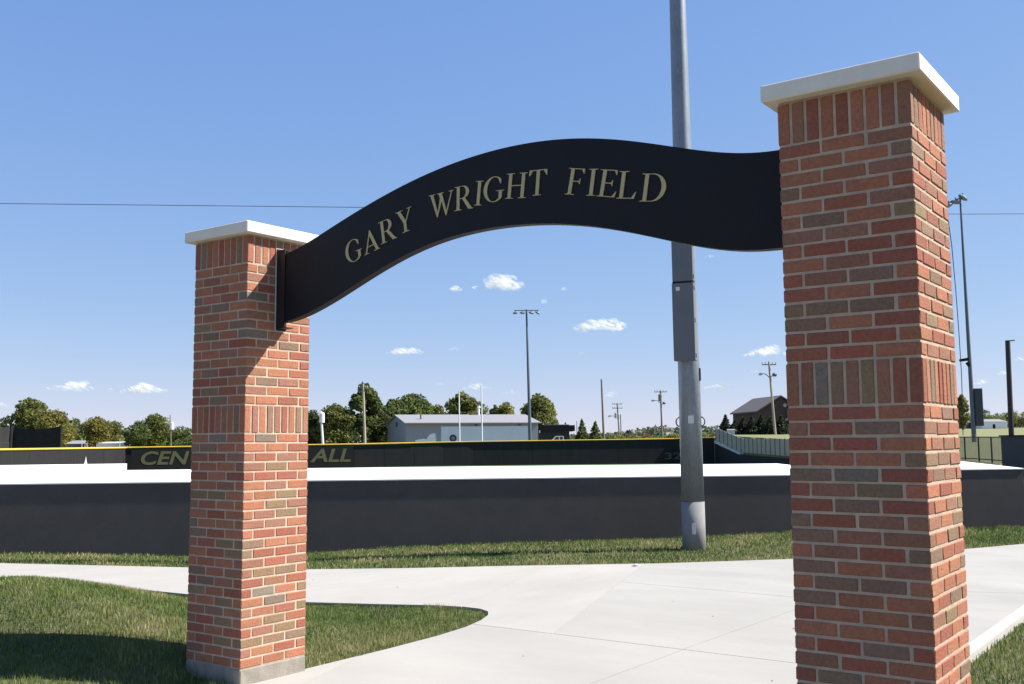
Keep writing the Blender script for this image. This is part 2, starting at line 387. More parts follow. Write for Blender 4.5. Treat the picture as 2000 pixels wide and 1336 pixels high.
def pillar(loc, label, top_cut, capmat=M_lime):
    t = thing('brick_pillar', label, 'pillar', loc)
    core = MB(); i = .0042; core.box(-PW+i, -i, i, PW-i, 0, BH+.008); core.obj('mortar', M_mortar, t)
    ba = MB(); ba.cbox(-PW-.002, .002, -.002, PW+.002, -.55, -.001, .008); ba.obj('footing', M_base, t)
    bulk = MB(); bulkc = []
    def put(meshes, x, y, z, vis):
        me = random.choice(meshes)
        jx, jy, jz = random.uniform(-.0012, .0012), random.uniform(-.0012, .0012), random.uniform(-.0012, .0012)
        if vis:
            o = link('brick', me, t, (x+jx, y+jy, z+jz), color=pick()); o.rotation_euler = (0, 0, random.uniform(-.004, .004))
        else:
            vv = [v.co for v in me.vertices]; bulk.add([(v.x+x+jx, v.y+y+jy, v.z+z+jz) for v in vv], [list(f.vertices) for f in me.polygons])
    def course(z, typeA):
        zc = z+CH/2
        # front (y=0) and back rows
        if typeA:
            fx = [-PW+J/2-J/2+BL/2+k*(PW-BL)/2 for k in range(3)]
            for x in fx: put(STR, x, BD/2, zc, True)
            for n, x in enumerate(fx): put(STR, x, PW-BD/2, zc, n == 2)
            for y in (BD+J+BL/2-.001, BD+2*J+1.5*BL-.001):
                put(STRY, -BD/2, y, zc, True); put(STRY, -PW+BD/2, y, zc, False)
        else:
            fy = [BL/2+k*(PW-BL)/2 for k in range(3)]
            for n, y in enumerate(fy): put(STRY, -BD/2, y, zc, True)
            for n, y in enumerate(fy): put(STRY, -PW+BD/2, y, zc, n == 0)
            for x in (-PW+BD+J+BL/2-.001, -PW+BD+2*J+1.5*BL-.001):
                put(STR, x, BD/2, zc, True); put(STR, x, PW-BD/2, zc, False)
    def soldiers(z):
        zc = z+.1016; st = (PW-BT)/8
        for k in range(9): put(SOL, -PW+BT/2+k*st, BT/2, zc, True)
        for k in range(1, 9): put(SOL, -BT/2, BT/2+k*st, zc, True)
        for k in range(0, 8): put(SOL, -PW+BT/2+k*st, PW-BT/2, zc, False)
        for k in range(1, 8): put(SOL, -PW+BT/2, BT/2+k*st, zc, False)
    z = 0.
    for k in range(24): course(z, (24-k) % 2 == 1); z += CH
    soldiers(z); z += .2032
    for k in range(15): course(z, (15-k) % 2 == 1); z += CH
    soldiers(z)
    o = bulk.obj('rear_bricks', M_brick, t, kind='stuff'); o.color = (.33, .12, .075, 1)
    cp = MB(); q = .06; cp.cbox(-PW-q, q, -q, PW+q, BH+.006, BH+.088, .006); cp.obj('cap', M_lime, t)
    return t
PR = pillar((0, 0, .19), 'nearer red brick gateway pillar at right, its front face in shade', 0)
PLX, PLY, PLZ = -4.6404, .1936, .1123
PL = pillar((PLX, PLY, PLZ), 'farther brick gateway pillar at left with arch shadow slanting over its sunlit face', 0)

# ------------------------------------------------------------------ arched sign
A0 = Vector((-4.64, .469, 0)); A1 = Vector((-.6, .275, 0)); AT = (A1-A0).normalized(); AN = Vector((AT.y, -AT.x, 0)); ALEN = (A1-A0).length
top_s = [0, .14, .334, .554, .87, 1.17, 1.547, 1.9, 2.229, 2.538, 2.793, 3.033, 3.292, 3.477, 3.653, 3.795, 3.928, 4.044]
top_z = [3.047, 3.057, 3.098, 3.163, 3.258, 3.33, 3.403, 3.444, 3.450, 3.428, 3.387, 3.331, 3.251, 3.191, 3.143, 3.117, 3.106, 3.104]
bot_s = [0, .151, .366, .669, .876, 1.174, 1.548, 1.898, 2.225, 2.532, 2.784, 3.023, 3.28, 3.433, 3.581, 3.695, 3.807, 3.93, 4.044]
bot_z = [2.545, 2.553, 2.593, 2.682, 2.757, 2.850, 2.934, 2.969, 2.964, 2.929, 2.880, 2.819, 2.737, 2.689, 2.649, 2.628, 2.618, 2.611, 2.609]
def smooth_curve(s, z, n=97):
    q = np.linspace(0, ALEN, n); c = np.polyfit(np.array(s)/ALEN, z, 9); return q, np.polyval(c, q/ALEN)
def AP(s, z, off=0): return A0+AT*s+Vector((0, 0, z))+AN*off    # AN points to the camera side
sign = thing('arch_sign', 'wavy black arch sign with gold serif lettering spanning the two brick pillars', 'sign', tuple(A0+Vector((0, 0, 2.8))))
SO = Vector(sign.location)
def band(off0, off1, dt0, db0, name, mt):
    q, zt = smooth_curve(top_s, top_z); _, zb = smooth_curve(bot_s, bot_z); m = MB(); n = len(q); vs = []
    for off in (off0, off1):
        for i in range(n): vs.append(AP(q[i], zt[i]-dt0, off)-SO)
        for i in range(n): vs.append(AP(q[i], zb[i]+db0, off)-SO)
    f = []
    for i in range(n-1):
        f += [(i, i+1, n+i+1, n+i), (2*n+i, 3*n+i, 3*n+i+1, 2*n+i+1), (i, 2*n+i, 2*n+i+1, i+1), (n+i, n+i+1, 3*n+i+1, 3*n+i)]
    f += [(0, n, 3*n, 2*n), (n-1, 3*n-1, 4*n-1, 2*n-1)]
    m.add(vs, f); return m.obj(name, mt, sign)
band(0, -.065, 0, 0, 'panel', M_black)
# brackets: a sleeve plate at each end with a caulked edge
for s0, s1, zt, zb in ((.002, .095, 3.092, 2.488), (ALEN-.07, ALEN-.002, 3.15, 2.55)):
    m = MB(); vs = []
    e = s0 if s0 < 1 else s1-.012
    def pb(a, b, c, d, o1, o2):
        v = []
        for z in (c, d):
            for o in (o1, o2):
                for s in (a, b): v.append(AP(s, z, o)-SO)
        m.add(v, [(0, 2, 3, 1), (4, 5, 7, 6), (0, 1, 5, 4), (2, 6, 7, 3), (0, 4, 6, 2), (1, 3, 7, 5)])
    pb(e, e+.012, zb, zt, .012, -.078)                     # wall plate
    pb(s0+.012 if s0 < 1 else s0, s1 if s0 < 1 else s1-.012, zb+.012, zb+.020, .010, -.075)
    pb(s0+.012 if s0 < 1 else s0, s1 if s0 < 1 else s1-.012, zt-.020, zt-.012, .010, -.075)
    pb(s0+.012 if s0 < 1 else s0, s1 if s0 < 1 else s1-.012, zb+.020, zt-.020, .008, .0015)
    m.obj('bracket', M_steelblack, sign)
    m = MB(); c0, c1 = (s0-.001, s0+.006) if s0 < 1 else (s1-.006, s1+.001)
    pb(c0, c1, zb-.006, zb-.001, .019, -.082); pb(c0, c1, zt+.001, zt+.006, .019, -.082); pb(c0, c1, zb-.001, zt+.001, .0125, .019)
    m.obj('caulk_bead', M_caulk, sign)
# glyphs, cap height 1
def arc(cx, cy, rx, ry, a0, a1, n=18):
    return [(cx+rx*math.cos(R(a0+(a1-a0)*i/n)), cy+ry*math.sin(R(a0+(a1-a0)*i/n))) for i in range(n+1)]
GL = {
 'I': [[(0, 0), (.34, 0), (.34, .04), (.24, .06), (.24, .94), (.34, .96), (.34, 1), (0, 1), (0, .96), (.1, .94), (.1, .06), (0, .04)]],
 'H': [[(0, 0), (.34, 0), (.34, .04), (.24, .06), (.24, .48), (.60, .48), (.60, .06), (.5, .04), (.5, 0), (.84, 0), (.84, .04), (.74, .06), (.74, .94), (.84, .96), (.84, 1), (.5, 1), (.5, .96), (.6, .94), (.6, .54), (.24, .54), (.24, .94), (.34, .96), (.34, 1), (0, 1), (0, .96), (.1, .94), (.1, .06), (0, .04)]],
 'F': [[(0, 0), (.36, 0), (.36, .04), (.24, .06), (.24, .48), (.43, .48), (.465, .40), (.5, .40), (.5, .64), (.465, .64), (.43, .54), (.24, .54), (.24, .945), (.49, .945), (.565, .80), (.61, .80), (.60, 1), (0, 1), (0, .96), (.1, .94), (.1, .06), (0, .04)]],
 'E': [[(0, 0), (.62, 0), (.67, .24), (.63, .24), (.52, .055), (.24, .055), (.24, .48), (.43, .48), (.465, .40), (.5, .40), (.5, .64), (.465, .64), (.43, .54), (.24, .54), (.24, .945), (.50, .945), (.57, .80), (.61, .80), (.60, 1), (0, 1), (0, .96), (.1, .94), (.1, .06), (0, .04)]],
 'L': [[(0, 0), (.60, 0), (.66, .27), (.62, .27), (.50, .055), (.24, .055), (.24, .94), (.36, .96), (.36, 1), (0, 1), (0, .96), (.1, .94), (.1, .06), (0, .04)]],
 'T': [[(.18, 0), (.52, 0), (.52, .04), (.42, .06), (.42, .945), (.55, .945), (.655, .76), (.7, .76), (.69, 1), (.01, 1), (0, .76), (.045, .76), (.15, .945), (.28, .945), (.28, .06), (.18, .04)]],
 'Y': [[(.2, 0), (.56, 0), (.56, .04), (.45, .06), (.45, .42), (.68, .94), (.76, .96), (.76, 1), (.52, 1), (.52, .96), (.62, .94), (.43, .52), (.25, .94), (.35, .96), (.35, 1), (0, 1), (0, .96), (.08, .94), (.31, .42), (.31, .06), (.2, .04)]],
 'A': [[(0, 0), (.26, 0), (.26, .04), (.16, .06), (.225, .27), (.51, .27), (.585, .06), (.48, .04), (.48, 0), (.80, 0), (.80, .04), (.73, .06), (.44, 1.0), (.385, 1.0), (.08, .06), (0, .04)], [(.245, .33), (.49, .33), (.365, .75)]],
 'W': [[(0, .96), (.08, .94), (.35, 0), (.39, 0), (.565, .60), (.73, 0), (.77, 0), (1.03, .94), (1.1, .96), (1.1, 1), (.87, 1), (.87, .96), (.97, .94), (.775, .25), (.60, .94), (.67, .96), (.67, 1), (.36, 1), (.36, .96), (.44, .94), (.495, .76), (.395, .25), (.225, .94), (.31, .96), (.31, 1), (0, 1)]],
 'R': [[(0, 0), (.34, 0), (.34, .04), (.24, .06), (.24, .46), (.33, .46), (.60, 0), (.82, 0), (.82, .035), (.75, .06), (.475, .487)]+arc(.38, .735, .25, .265, -60, 90)+[(0, 1), (0, .96), (.1, .94), (.1, .06), (0, .04)], [(.24, .515)]+arc(.34, .735, .14, .22, -88, 88)+[(.24, .955)]],
 'G': [arc(.43, .5, .43, .52, 50, 318, 30)+[(.76, .16), (.76, .40), (.84, .42), (.84, .46), (.50, .46), (.50, .42), (.62, .40), (.62, .13)]+arc(.43, .5, .275, .465, -52, -303, 30)+[(.66, .70), (.70, .70)]],
 'D': [[(0, 0), (.36, 0)]+arc(.38, .5, .44, .5, -88, 88)+[(.36, 1), (0, 1), (0, .96), (.1, .94), (.1, .06), (0, .04)], [(.24, .05)]+arc(.36, .5, .30, .45, -85, 85)+[(.24, .95)]],
}
DG = bpy.context.evaluated_depsgraph_get
def curve_mesh(name, loops, ext, mt, thin=-.0021):
    c = bpy.data.curves.new(name, 'CURVE'); c.dimensions = '2D'; c.fill_mode = 'BOTH'; c.extrude = ext; c.offset = thin
    for lp in loops:
        s = c.splines.new('POLY'); s.points.add(len(lp)-1)
        for i, (x, y) in enumerate(lp): s.points[i].co = (x, y, 0, 1)
        s.use_cyclic_u = True
    o = bpy.data.objects.new(name, c); COL.objects.link(o)
    me = bpy.data.meshes.new_from_object(o.evaluated_get(DG()))
    bpy.data.objects.remove(o); me.name = name; me.materials.clear(); me.materials.append(mt); return me
TXT = [('G', .845, 2.896, .816, 3.065), ('A', 1.016, 2.950, .985, 3.098), ('R', 1.176, 3.003, 1.150, 3.152), ('Y', 1.335, 3.042, 1.309, 3.195),
       ('W', 1.652, 3.096, 1.648, 3.258), ('R', 1.842, 3.113, 1.845, 3.270), ('I', 1.958, 3.122, 1.976, 3.278), ('G', 2.081, 3.122, 2.096, 3.287), ('H', 2.256, 3.120, 2.274, 3.276), ('T', 2.419, 3.112, 2.434, 3.269),
       ('F', 2.679, 3.074, 2.713, 3.228), ('I', 2.803, 3.051, 2.828, 3.203), ('E', 2.906, 3.028, 2.939, 3.178), ('L', 3.036, 2.996, 3.062, 3.150), ('D', 3.201, 2.954, 3.227, 3.108)]
gcache = {}
for ch, s0, z0, s1, z1 in TXT:
    if ch not in gcache:
        lp = [[(x*1.27, y) for x, y in l] for l in GL[ch]]; xm = (min(x for x, _ in lp[0])+max(x for x, _ in lp[0]))/2
        gcache[ch] = curve_mesh('letter', [[((x-xm)*.157, (y-.5)*.157) for x, y in l] for l in lp], .0025, M_gold)
    o = link('letter', gcache[ch], sign)
    ang = math.atan2(-(s1-s0), z1-z0); ex = AT*math.cos(ang)+Vector((0, 0, 1))*math.sin(ang); ey = -AT*math.sin(ang)+Vector((0, 0, 1))*math.cos(ang)
    mw = Matrix((ex, ey, AN)).transposed().to_4x4(); mw.translation = AP((s0+s1)/2, (z0+z1)/2, .0040)-SO
    o.matrix_local = mw; o['label'] = 'gold letter '+ch

# ------------------------------------------------------------------ dugout behind the lawn
def uvp(px, d): p = G(px, d); return (p.x, p.y)
def dugout():
    t = thing('dugout', 'low dark grey dugout with bright white flat roof behind the lawn', 'dugout', tuple(G(900, 19, 0)))
    o = Vector(t.location); wa, wb, wc, wd = uvp(-420, wall_d(-420)), uvp(1700, wall_d(1700)), uvp(1996, 20.9), uvp(1716, 20.37)
    n1 = (Vector(wb)-Vector(wa)).normalized(); nn = Vector((-n1.y, n1.x))       # away from the camera
    n2 = (Vector(wc)-Vector(wd)).normalized(); nm = Vector((-n2.y, n2.x))
    L = lambda p: (p[0]-o.x, p[1]-o.y)
    off = lambda p, n, k: (p[0]+n.x*k, p[1]+n.y*k)
    m = MB(); m.quadprism([L(wa), L(wb), L(off(wb, nn, .2)), L(off(wa, nn, .2))], -.6-o.z, 1.035); m.obj('wall', M_wall, t)
    mid = Vector(wd)
    m = MB(); m.quadprism([L(off(wb, nn, .203)), L(off(off(wb, nn, .203), n1, -.2)), L(off(off(wb, nn, 4.05), n1, -.2)), L(off(wb, nn, 4.05))], -.6, 1.035); m.obj('end_wall', M_wall, t)
    m = MB(); m.quadprism([L(off(wd, nm, .203)), L(off(off(wd, nm, .203), n2, .2)), L(off(off(wd, nm, 2.6), n2, .2)), L(off(wd, nm, 2.6))], -.6, 1.035); m.obj('end_wall', M_wall, t)
    m = MB(); m.quadprism([L(mid), L(wc), L(off(wc, nm, .2)), L(off(mid, nm, .2))], -.6, 1.035); m.obj('wall', M_wall, t)
    m = MB(); e0 = off(wc, nm, .203); e1 = off(wc, nm, 2.6); m.quadprism([L(e0), L(off(e0, n2, -.2)), L(off(e1, n2, -.2)), L(e1)], -.6, [1.035, 1.035, 1.10, 1.10]); m.obj('end_wall', M_wall, t)
    m = MB(); a0, a1 = off(wa, nn, -.015), off(wb, nn, -.015); b0, b1 = off(wa, nn, 4.3), off(wb, nn, 4.3)
    m.quadprism([L(a0), L(a1), L(b1), L(b0)], [1.037, 1.037, 1.09, 1.09], [1.057, 1.057, 1.150, 1.145]); m.obj('roof', M_roof, t)
    m = MB(); q1 = off(wd, nm, -.015); q2 = off(off(wc, nm, -.015), n2, .02)
    m.quadprism([L(q1), L(q2), L(off(q2, nm, 2.7)), L(off(q1, nm, 2.7))], [1.037, 1.037, 1.10, 1.10], [1.057, 1.057, 1.19, 1.19]); m.obj('roof', M_roof, t)
    # back walls that carry the roof over the sunken bench pit
    m = MB(); m.quadprism([L(off(wa, nn, 4.1)), L(off(wb, nn, 4.1)), L(off(wb, nn, 4.28)), L(off(wa, nn, 4.28))], -.9, 1.08); m.obj('rear_wall', M_wall, t)
    # stepped-up rear roof at left
    ex, ey = uvp(1000+FPX*(-8.31/20.75), 20.75), uvp(1000+FPX*(-9.04/24), 24); fx, fy = uvp(-700, 17.6), uvp(-700, 20.6)
    m = MB(); m.quadprism([L(ex), L(ey), L(fy), L(fx)], -.9, [1.142, 1.208, 1.208, 1.142]); m.obj('rear_block', M_beige, t)
    c = lambda p, q, k: (p[0]+(q[0]-p[0])*k, p[1]+(q[1]-p[1])*k)
    m = MB(); m.quadprism([L(ex), L(ey), L(fy), L(fx)], [1.144, 1.210, 1.210, 1.144], [1.150, 1.216, 1.216, 1.150]); m.obj('rear_roof', M_roof, t)
dugout()
# thin dark post at the dugout's right end
m = MB(); m.tube([(0, 0, 0), (0, 0, 1.15)], .035, 8); m.obj('steel_post', M_black2, loc=tuple(G(2001, 20.3, 0)), label='short black steel post at the right end of the dugout', cat='post')

# ------------------------------------------------------------------ big galvanised light pole in front of the dugout
def light_pole():
    b = Vector((-6.073, 10.127, float(ground_h(np.array(-6.073), np.array(10.127)))))
    t = thing('light_pole', 'tall galvanised floodlight pole with grey cabinets standing before the dugout', 'light pole', tuple(b))
    t.rotation_euler = (0, R(-.45), 0); zg = -b.z
    m = MB(); m.tube([(0, 0, -.2), (0, 0, zg+.72)], [.182, .180], 28); m.obj('base_sleeve', M_galv2, t, True)
    m = MB(); m.tube([(0, 0, zg+.722), (0, 0, 3.1), (0, 0, 8.8), (0, 0, 21)], [.177, .168, .132, .07], 28); m.obj('shaft', M_galv, t, True)
    fr = (CAM-b); fr.z = 0; fr.normalize(); ang = math.atan2(fr.y, fr.x)+R(90)     # local -y faces the camera
    rot = Matrix.Rotation(ang-R(11), 4, 'Z')
    def face_box(x0, x1, y0, y1, z0, z1, nm, mt, par=t, c=.006):
        mm = MB(); mm.cbox(x0, x1, y0, y1, z0, z1, c); mm.v = [tuple(rot @ Vector(v)) for v in mm.v]; return mm.obj(nm, mt, par)
    lo = face_box(-.165, .175, -.33, -.172, 2.92, 4.14, 'cabinet', M_cab); hi = face_box(-.155, .172, -.32, -.165, 4.17, 5.25, 'cabinet', M_cab)
    face_box(-.16, .17, -.318, -.19, 4.142, 4.168, 'cabinet_gap', M_black2)
    for zz in (3.0, 3.55, 4.06): face_box(.1765, .19, -.30, -.26, zz-.03, zz+.03, 'hinge', M_galv, lo, .002)
    for zz in (4.24, 4.75, 5.17): face_box(.1735, .187, -.30, -.26, zz-.03, zz+.03, 'hinge', M_galv, hi, .002)
    face_box(-.10, -.04, -.3335, -.3315, 4.02, 4.08, 'cabinet_label', M_sticker, lo, .0005)
    face_box(.0, .085, -.1835, -.181, 1.95, 2.07, 'sticker', M_sticker, c=.0005); face_box(.01, .07, -.1885, -.186, .25, .42, 'sticker', M_sticker, c=.0005)
    face_box(.155, .185, -.03, .03, 2.62, 2.82, 'hand_hole_cover', M_black2)
    for sg in (-1, 1):
        mm = MB(); pts = [rot @ Vector((sg*(.172+.055*math.sin(a)), 0, 1.98+.07*math.cos(a))) for a in np.linspace(0, math.pi, 9)]
        mm.tube(pts, .011, 8); mm.obj('lifting_lug', M_greysteel, t)
    # crossarms with floodlights high above the frame
    for zz in (19.3, 20.6):
        mm = MB(); mm.tube([rot @ Vector((-1.7, -.12, zz)), rot @ Vector((1.7, -.12, zz))], .05, 8); arm = mm.obj('crossarm', M_galv, t)
        for k in range(4):
            mm = MB(); x = -1.5+k; mm.tube([rot @ Vector((x, -.12, zz-.1)), rot @ Vector((x, -.3, zz-.25)), rot @ Vector((x, .25+.1, zz-.05))][:2], [.1, .24], 12); mm.obj('floodlight', M_transf, arm)
light_pole()

# ------------------------------------------------------------------ outfield fence
FK = [(-140, 60), (-60, 66), (245, 98), (380, 99.5), (690, 103), (900, 106), (1320, 110), (1395, 109)]
FT = [(-140, 879), (-60, 877.6), (245, 873.4), (380, 871.3), (690, 866.8), (900, 862), (1320, 856), (1395, 853.5)]
def fpt(px):
    d = np.interp(px, [a for a, _ in FK], [b for _, b in FK]); py = np.interp(px, [a for a, _ in FT], [b for _, b in FT])
    q = G(px, d); return Vector((q.x, q.y, Z(px, py, d)))
def outfield():
    t = thing('outfield_fence', 'black outfield fence with yellow top rail and faded gold lettering', 'fence', tuple(G(700, 104, -.8))); o = Vector(t.location)
    xs = []; px = -140.
    dense = np.linspace(-140, 1395, 900); pts = [fpt(a) for a in dense]; acc = 0; stops = [0]
    for i in range(1, len(pts)):
        acc += (pts[i].xy-pts[i-1].xy).length
        if acc >= 3.05 or (dense[i-1] < 245 <= dense[i]): stops.append(i); acc = 0
    if stops[-1] != len(pts)-1: stops.append(len(pts)-1)
    for a, b in zip(stops[:-1], stops[1:]):
        p, q = pts[a], pts[b]; tt = (q.xy-p.xy).normalized(); n = Vector((tt.y, -tt.x)); e = tt*.012
        if (CAM.xy-p.xy).dot(n) < 0: n = -n
        L = lambda v, k: (v[0]-o.x+n.x*k, v[1]-o.y+n.y*k)
        p2, q2 = p.xy+e, q.xy-e; zb = -.80-o.z
        m = MB(); m.quadprism([L(p2, .0), L(q2, .0), L(q2, -.03), L(p2, -.03)], zb, [p.z-.06-o.z, q.z-.06-o.z]*1+[q.z-.06-o.z, p.z-.06-o.z])
        m.obj('fence_panel', M_fence_l if dense[a] < 243 else M_fence, t)
        m = MB(); m.tube([(p.x-o.x-n.x*.075, p.y-o.y-n.y*.075, zb), (p.x-o.x-n.x*.075, p.y-o.y-n.y*.075, p.z-o.z-.09)], .035, 8); m.obj('post', M_black2, t)
        m = MB(); m.tube([(p.x-o.x+n.x*.02, p.y-o.y+n.y*.02, p.z-.05-o.z), (q.x-o.x+n.x*.02, q.y-o.y+n.y*.02, q.z-.05-o.z)], .085 if dense[a] < 760 else .06, 10)
        m.obj('top_rail', M_yellow, t)
    # banner with the two visible groups of letters
    def banner(x0, x1, text, tx0, tx1, ytop, ybot, mt, bn=True, shear=.22):
        p, q = fpt(x0), fpt(x1); tt = (q.xy-p.xy).normalized(); n = Vector((tt.y, -tt.x))
        if (CAM.xy-p.xy).dot(n) < 0: n = -n
        par = t
        if bn:
            m = MB(); L = lambda v, k: (v[0]-o.x+n.x*k, v[1]-o.y+n.y*k)
            m.quadprism([L(p.xy, .42), L(q.xy, .42), L(q.xy, .405), L(p.xy, .405)], -.68-o.z, [p.z-.22-o.z, q.z-.22-o.z, q.z-.22-o.z, p.z-.22-o.z]); par = m.obj('banner', M_banner, t)
        a, b = fpt(tx0), fpt(tx1); d0 = np.interp(tx0, [k for k, _ in FK], [k for _, k in FK])
        z1, z0 = Z(tx0, ytop, d0), Z(tx0, ybot, d0); h = z1-z0; wd = (b.xy-a.xy).length
        c = bpy.data.curves.new('lettering', 'FONT'); c.body = text; c.size = 1; c.shear = shear; c.offset = .022; c.extrude = .006
        fo = bpy.data.objects.new('lettering', c); COL.objects.link(fo); me = bpy.data.meshes.new_from_object(fo.evaluated_get(DG())); bpy.data.objects.remove(fo)
        me.materials.clear(); me.materials.append(mt)
        xs = [v.co.x for v in me.vertices]; ys = [v.co.y for v in me.vertices]
        for v in me.vertices:
            x = (v.co.x-min(xs))/(max(xs)-min(xs))*wd; y = (v.co.y-min(ys))/(max(ys)-min(ys))*h
            w3 = Vector((a.x, a.y, z0))+Vector((tt.x, tt.y, 0))*x+Vector((0, 0, y))+Vector((n.x, n.y, 0))*(v.co.z+.43)
            v.co = w3-o
        me.name = 'lettering'; lo = link('lettering', me, par); lo['label'] = 'slanted gold letters '+text if bn else 'dim grey distance digits '+text
    banner(258, 379, 'CEN', 277, 371, 881.5, 908, M_letter); banner(560, 690, 'ALL', 606, 685, 876.5, 902.5, M_letter)
    banner(1290, 1335, '32', 1297, 1328, 884, 897, M_dim, False, 0)
    # small white triangular marker on the left stretch
    a = fpt(168); d0 = np.interp(168, [k for k, _ in FK], [k for _, k in FK]); tt = (fpt(175).xy-fpt(160).xy).normalized(); n = Vector((tt.y, -tt.x))
    if (CAM.xy-a.xy).dot(n) < 0: n = -n
    zt, zb = Z(168, 891, d0), Z(168, 907, d0); m = MB(); vs = []
    for k in (.02, .05):
        for s, z in ((-.32, zb), (.32, zb), (.10, (zt+zb)/2), (.0, zt), (-.1, (zt+zb)/2)): vs.append((a.x-o.x+tt.x*s+n.x*k, a.y-o.y+tt.y*s+n.y*k, z-o.z))
    m.add(vs, [(0, 1, 2, 3, 4), (9, 8, 7, 6, 5)]+[(i, (i+1) % 5, 5+(i+1) % 5, 5+i) for i in range(5)]); m.obj('triangle_marker', M_sticker, t)
outfield()

# black side wall with pale coping and slatted fence on it
def side_wall():
    K = [(1396, 863.5, 108), (1445, 886.3, 98), (1540, 894, 84), (1640, 897, 74)]
    t = thing('side_wall', 'black retaining wall with pale coping below the slatted fence right of the light pole', 'wall', tuple(G(1445, 98, -.8))); o = Vector(t.location)
    W = [Vector((*G(a, d).xy, Z(a, y, d))) for a, y, d in K]
    for i in range(3):
        p, q = W[i], W[i+1]; tt = (q.xy-p.xy).normalized(); n = Vector((-tt.y, tt.x))
        if (G(1300, 90).xy-p.xy).dot(n) > 0: n = -n                        # n points away from the field
        e = tt*.004; L = lambda v, k, s=0: (v[0]-o.x+n.x*k+e.x*s, v[1]-o.y+n.y*k+e.y*s)
        m = MB(); m.quadprism([L(p, 0, 1), L(q, 0, -1), L(q, .3, -1), L(p, .3, 1)], -1-o.z, [p.z-.1-o.z, q.z-.1-o.z, q.z-.1-o.z, p.z-.1-o.z]); m.obj('wall_section', M_black2, t)
        m = MB(); zz = [p.z-.098-o.z, q.z-.098-o.z, q.z-.098-o.z, p.z-.098-o.z]
        m.quadprism([L(p, -.05, 1), L(q, -.05, -1), L(q, .34, -1), L(p, .34, 1)], zz, [a+(.22 if i == 0 else .06) for a in zz]); m.obj('coping', M_kerb if i == 0 else M_slatpost, t)
    f = thing('slatted_fence', 'pale grey slatted fence on the black side wall right of the light pole', 'fence', tuple(G(1480, 95, 1))); fo = Vector(f.location)
    # panels by spacing along the wall
    seq = []
    for i in range(2):
        p, q = W[i], W[i+1]; n = int((q.xy-p.xy).length/ (1.25 if i else 1.6)); n = max(n, 5)
        for k in range(n): seq.append((p.lerp(q, k/n), p.lerp(q, (k+1)/n)))
    H = 1.5
    def ht(pt):
        u, v = to_uv(pt.x, pt.y); px = 1000+FPX*u/v
        return Z(px, np.interp(px, [1396, 1445, 1518, 1545], [837, 857, 857.5, 858]), v)
    for k, (p, q) in enumerate(seq):
        tt = (q.xy-p.xy).normalized(); n = Vector((-tt.y, tt.x)); e = tt*.09
        if (G(1300, 90).xy-p.xy).dot(n) > 0: n = -n
        zp, zq = max(ht(p), p.z+.9), max(ht(q), q.z+.9)
        L = lambda v, kk, s: (v[0]-fo.x+n.x*kk+e.x*s, v[1]-fo.y+n.y*kk+e.y*s)
        m = MB(); m.quadprism([L(p, .10, 1), L(q, .10, -1), L(q, .14, -1), L(p, .14, 1)], [p.z+.13-fo.z, q.z+.13-fo.z]+[q.z+.13-fo.z, p.z+.13-fo.z], [zp-fo.z, zq-fo.z, zq-fo.z, zp-fo.z]); m.obj('fence_panel', M_slat, f)
        m = MB(); m.tube([(p.x-fo.x+n.x*.12, p.y-fo.y+n.y*.12, p.z+.0-fo.z+.13), (p.x-fo.x+n.x*.12, p.y-fo.y+n.y*.12, zp+.04-fo.z)], .05, 6); m.obj('post', M_slatpost, f)
side_wall()

# right-hand fences seen past the nearer pillar
def link_fence():
    t = thing('chain_link_fence', 'low olive chain-link fence right of the nearer pillar behind the dugout', 'fence', tuple(G(1920, 52, .4))); o = Vector(t.location)
    pp = [(1858, 58), (1884, 56), (1911, 54), (1936, 52), (1958, 50)]
    pts = [Vector((*G(a, d).xy, .3)) for a, d in pp]
    for i, p in enumerate(pts):
        m = MB(); zt = Z(pp[i][0], 853, pp[i][1])-o.z; m.tube([(p.x-o.x, p.y-o.y, -.6), (p.x-o.x, p.y-o.y, zt)], .045, 8); m.obj('post', M_slatpost, t)
        if i:
            q = pts[i-1]; zq = Z(pp[i-1][0], 853, pp[i-1][1])-o.z
            for k in (0, .72):
                m = MB(); m.tube([(p.x-o.x, p.y-o.y, zt-.02-k*0-(0 if k == 0 else 1.15)), (q.x-o.x, q.y-o.y, zq-.02-(0 if k == 0 else 1.15))], .03, 6); m.obj('rail', M_slatpost, t)
            m = MB(); m.quadprism([(p.x-o.x, p.y-o.y), (q.x-o.x, q.y-o.y), (q.x-o.x+.01, q.y-o.y+.01), (p.x-o.x+.01, p.y-o.y+.01)], -.5, [zt-.03, zq-.03, zq-.03, zt-.03]); m.obj('mesh_fabric', M_link, t)
link_fence()
def screen_box():
    p, q = G(1955, 39, 0), G(2080, 37, 0); t = thing('windscreen_wall', 'slate blue windscreen wall at the right edge below the dark pole', 'wall', tuple(p)); tt = (q-p).normalized(); n = Vector((-tt.y, tt.x, 0))
    if n.dot(fwd) < 0: n = -n
    zt = Z(1955, 850, 39); m = MB(); m.quadprism([(0, 0), tuple((q-p).xy), tuple((q-p+n*2.5).xy), tuple((n*2.5).xy)], -.5, zt-.05); m.obj('screen', M_screen, t)
    m = MB(); e = tt*.05; m.quadprism([tuple((-e-n*.05).xy), tuple((q-p+e-n*.05).xy), tuple((q-p+e+n*2.55).xy), tuple((-e+n*2.55).xy)], zt-.048, zt+.0); m.obj('top_rail', M_black2, t)
screen_box()

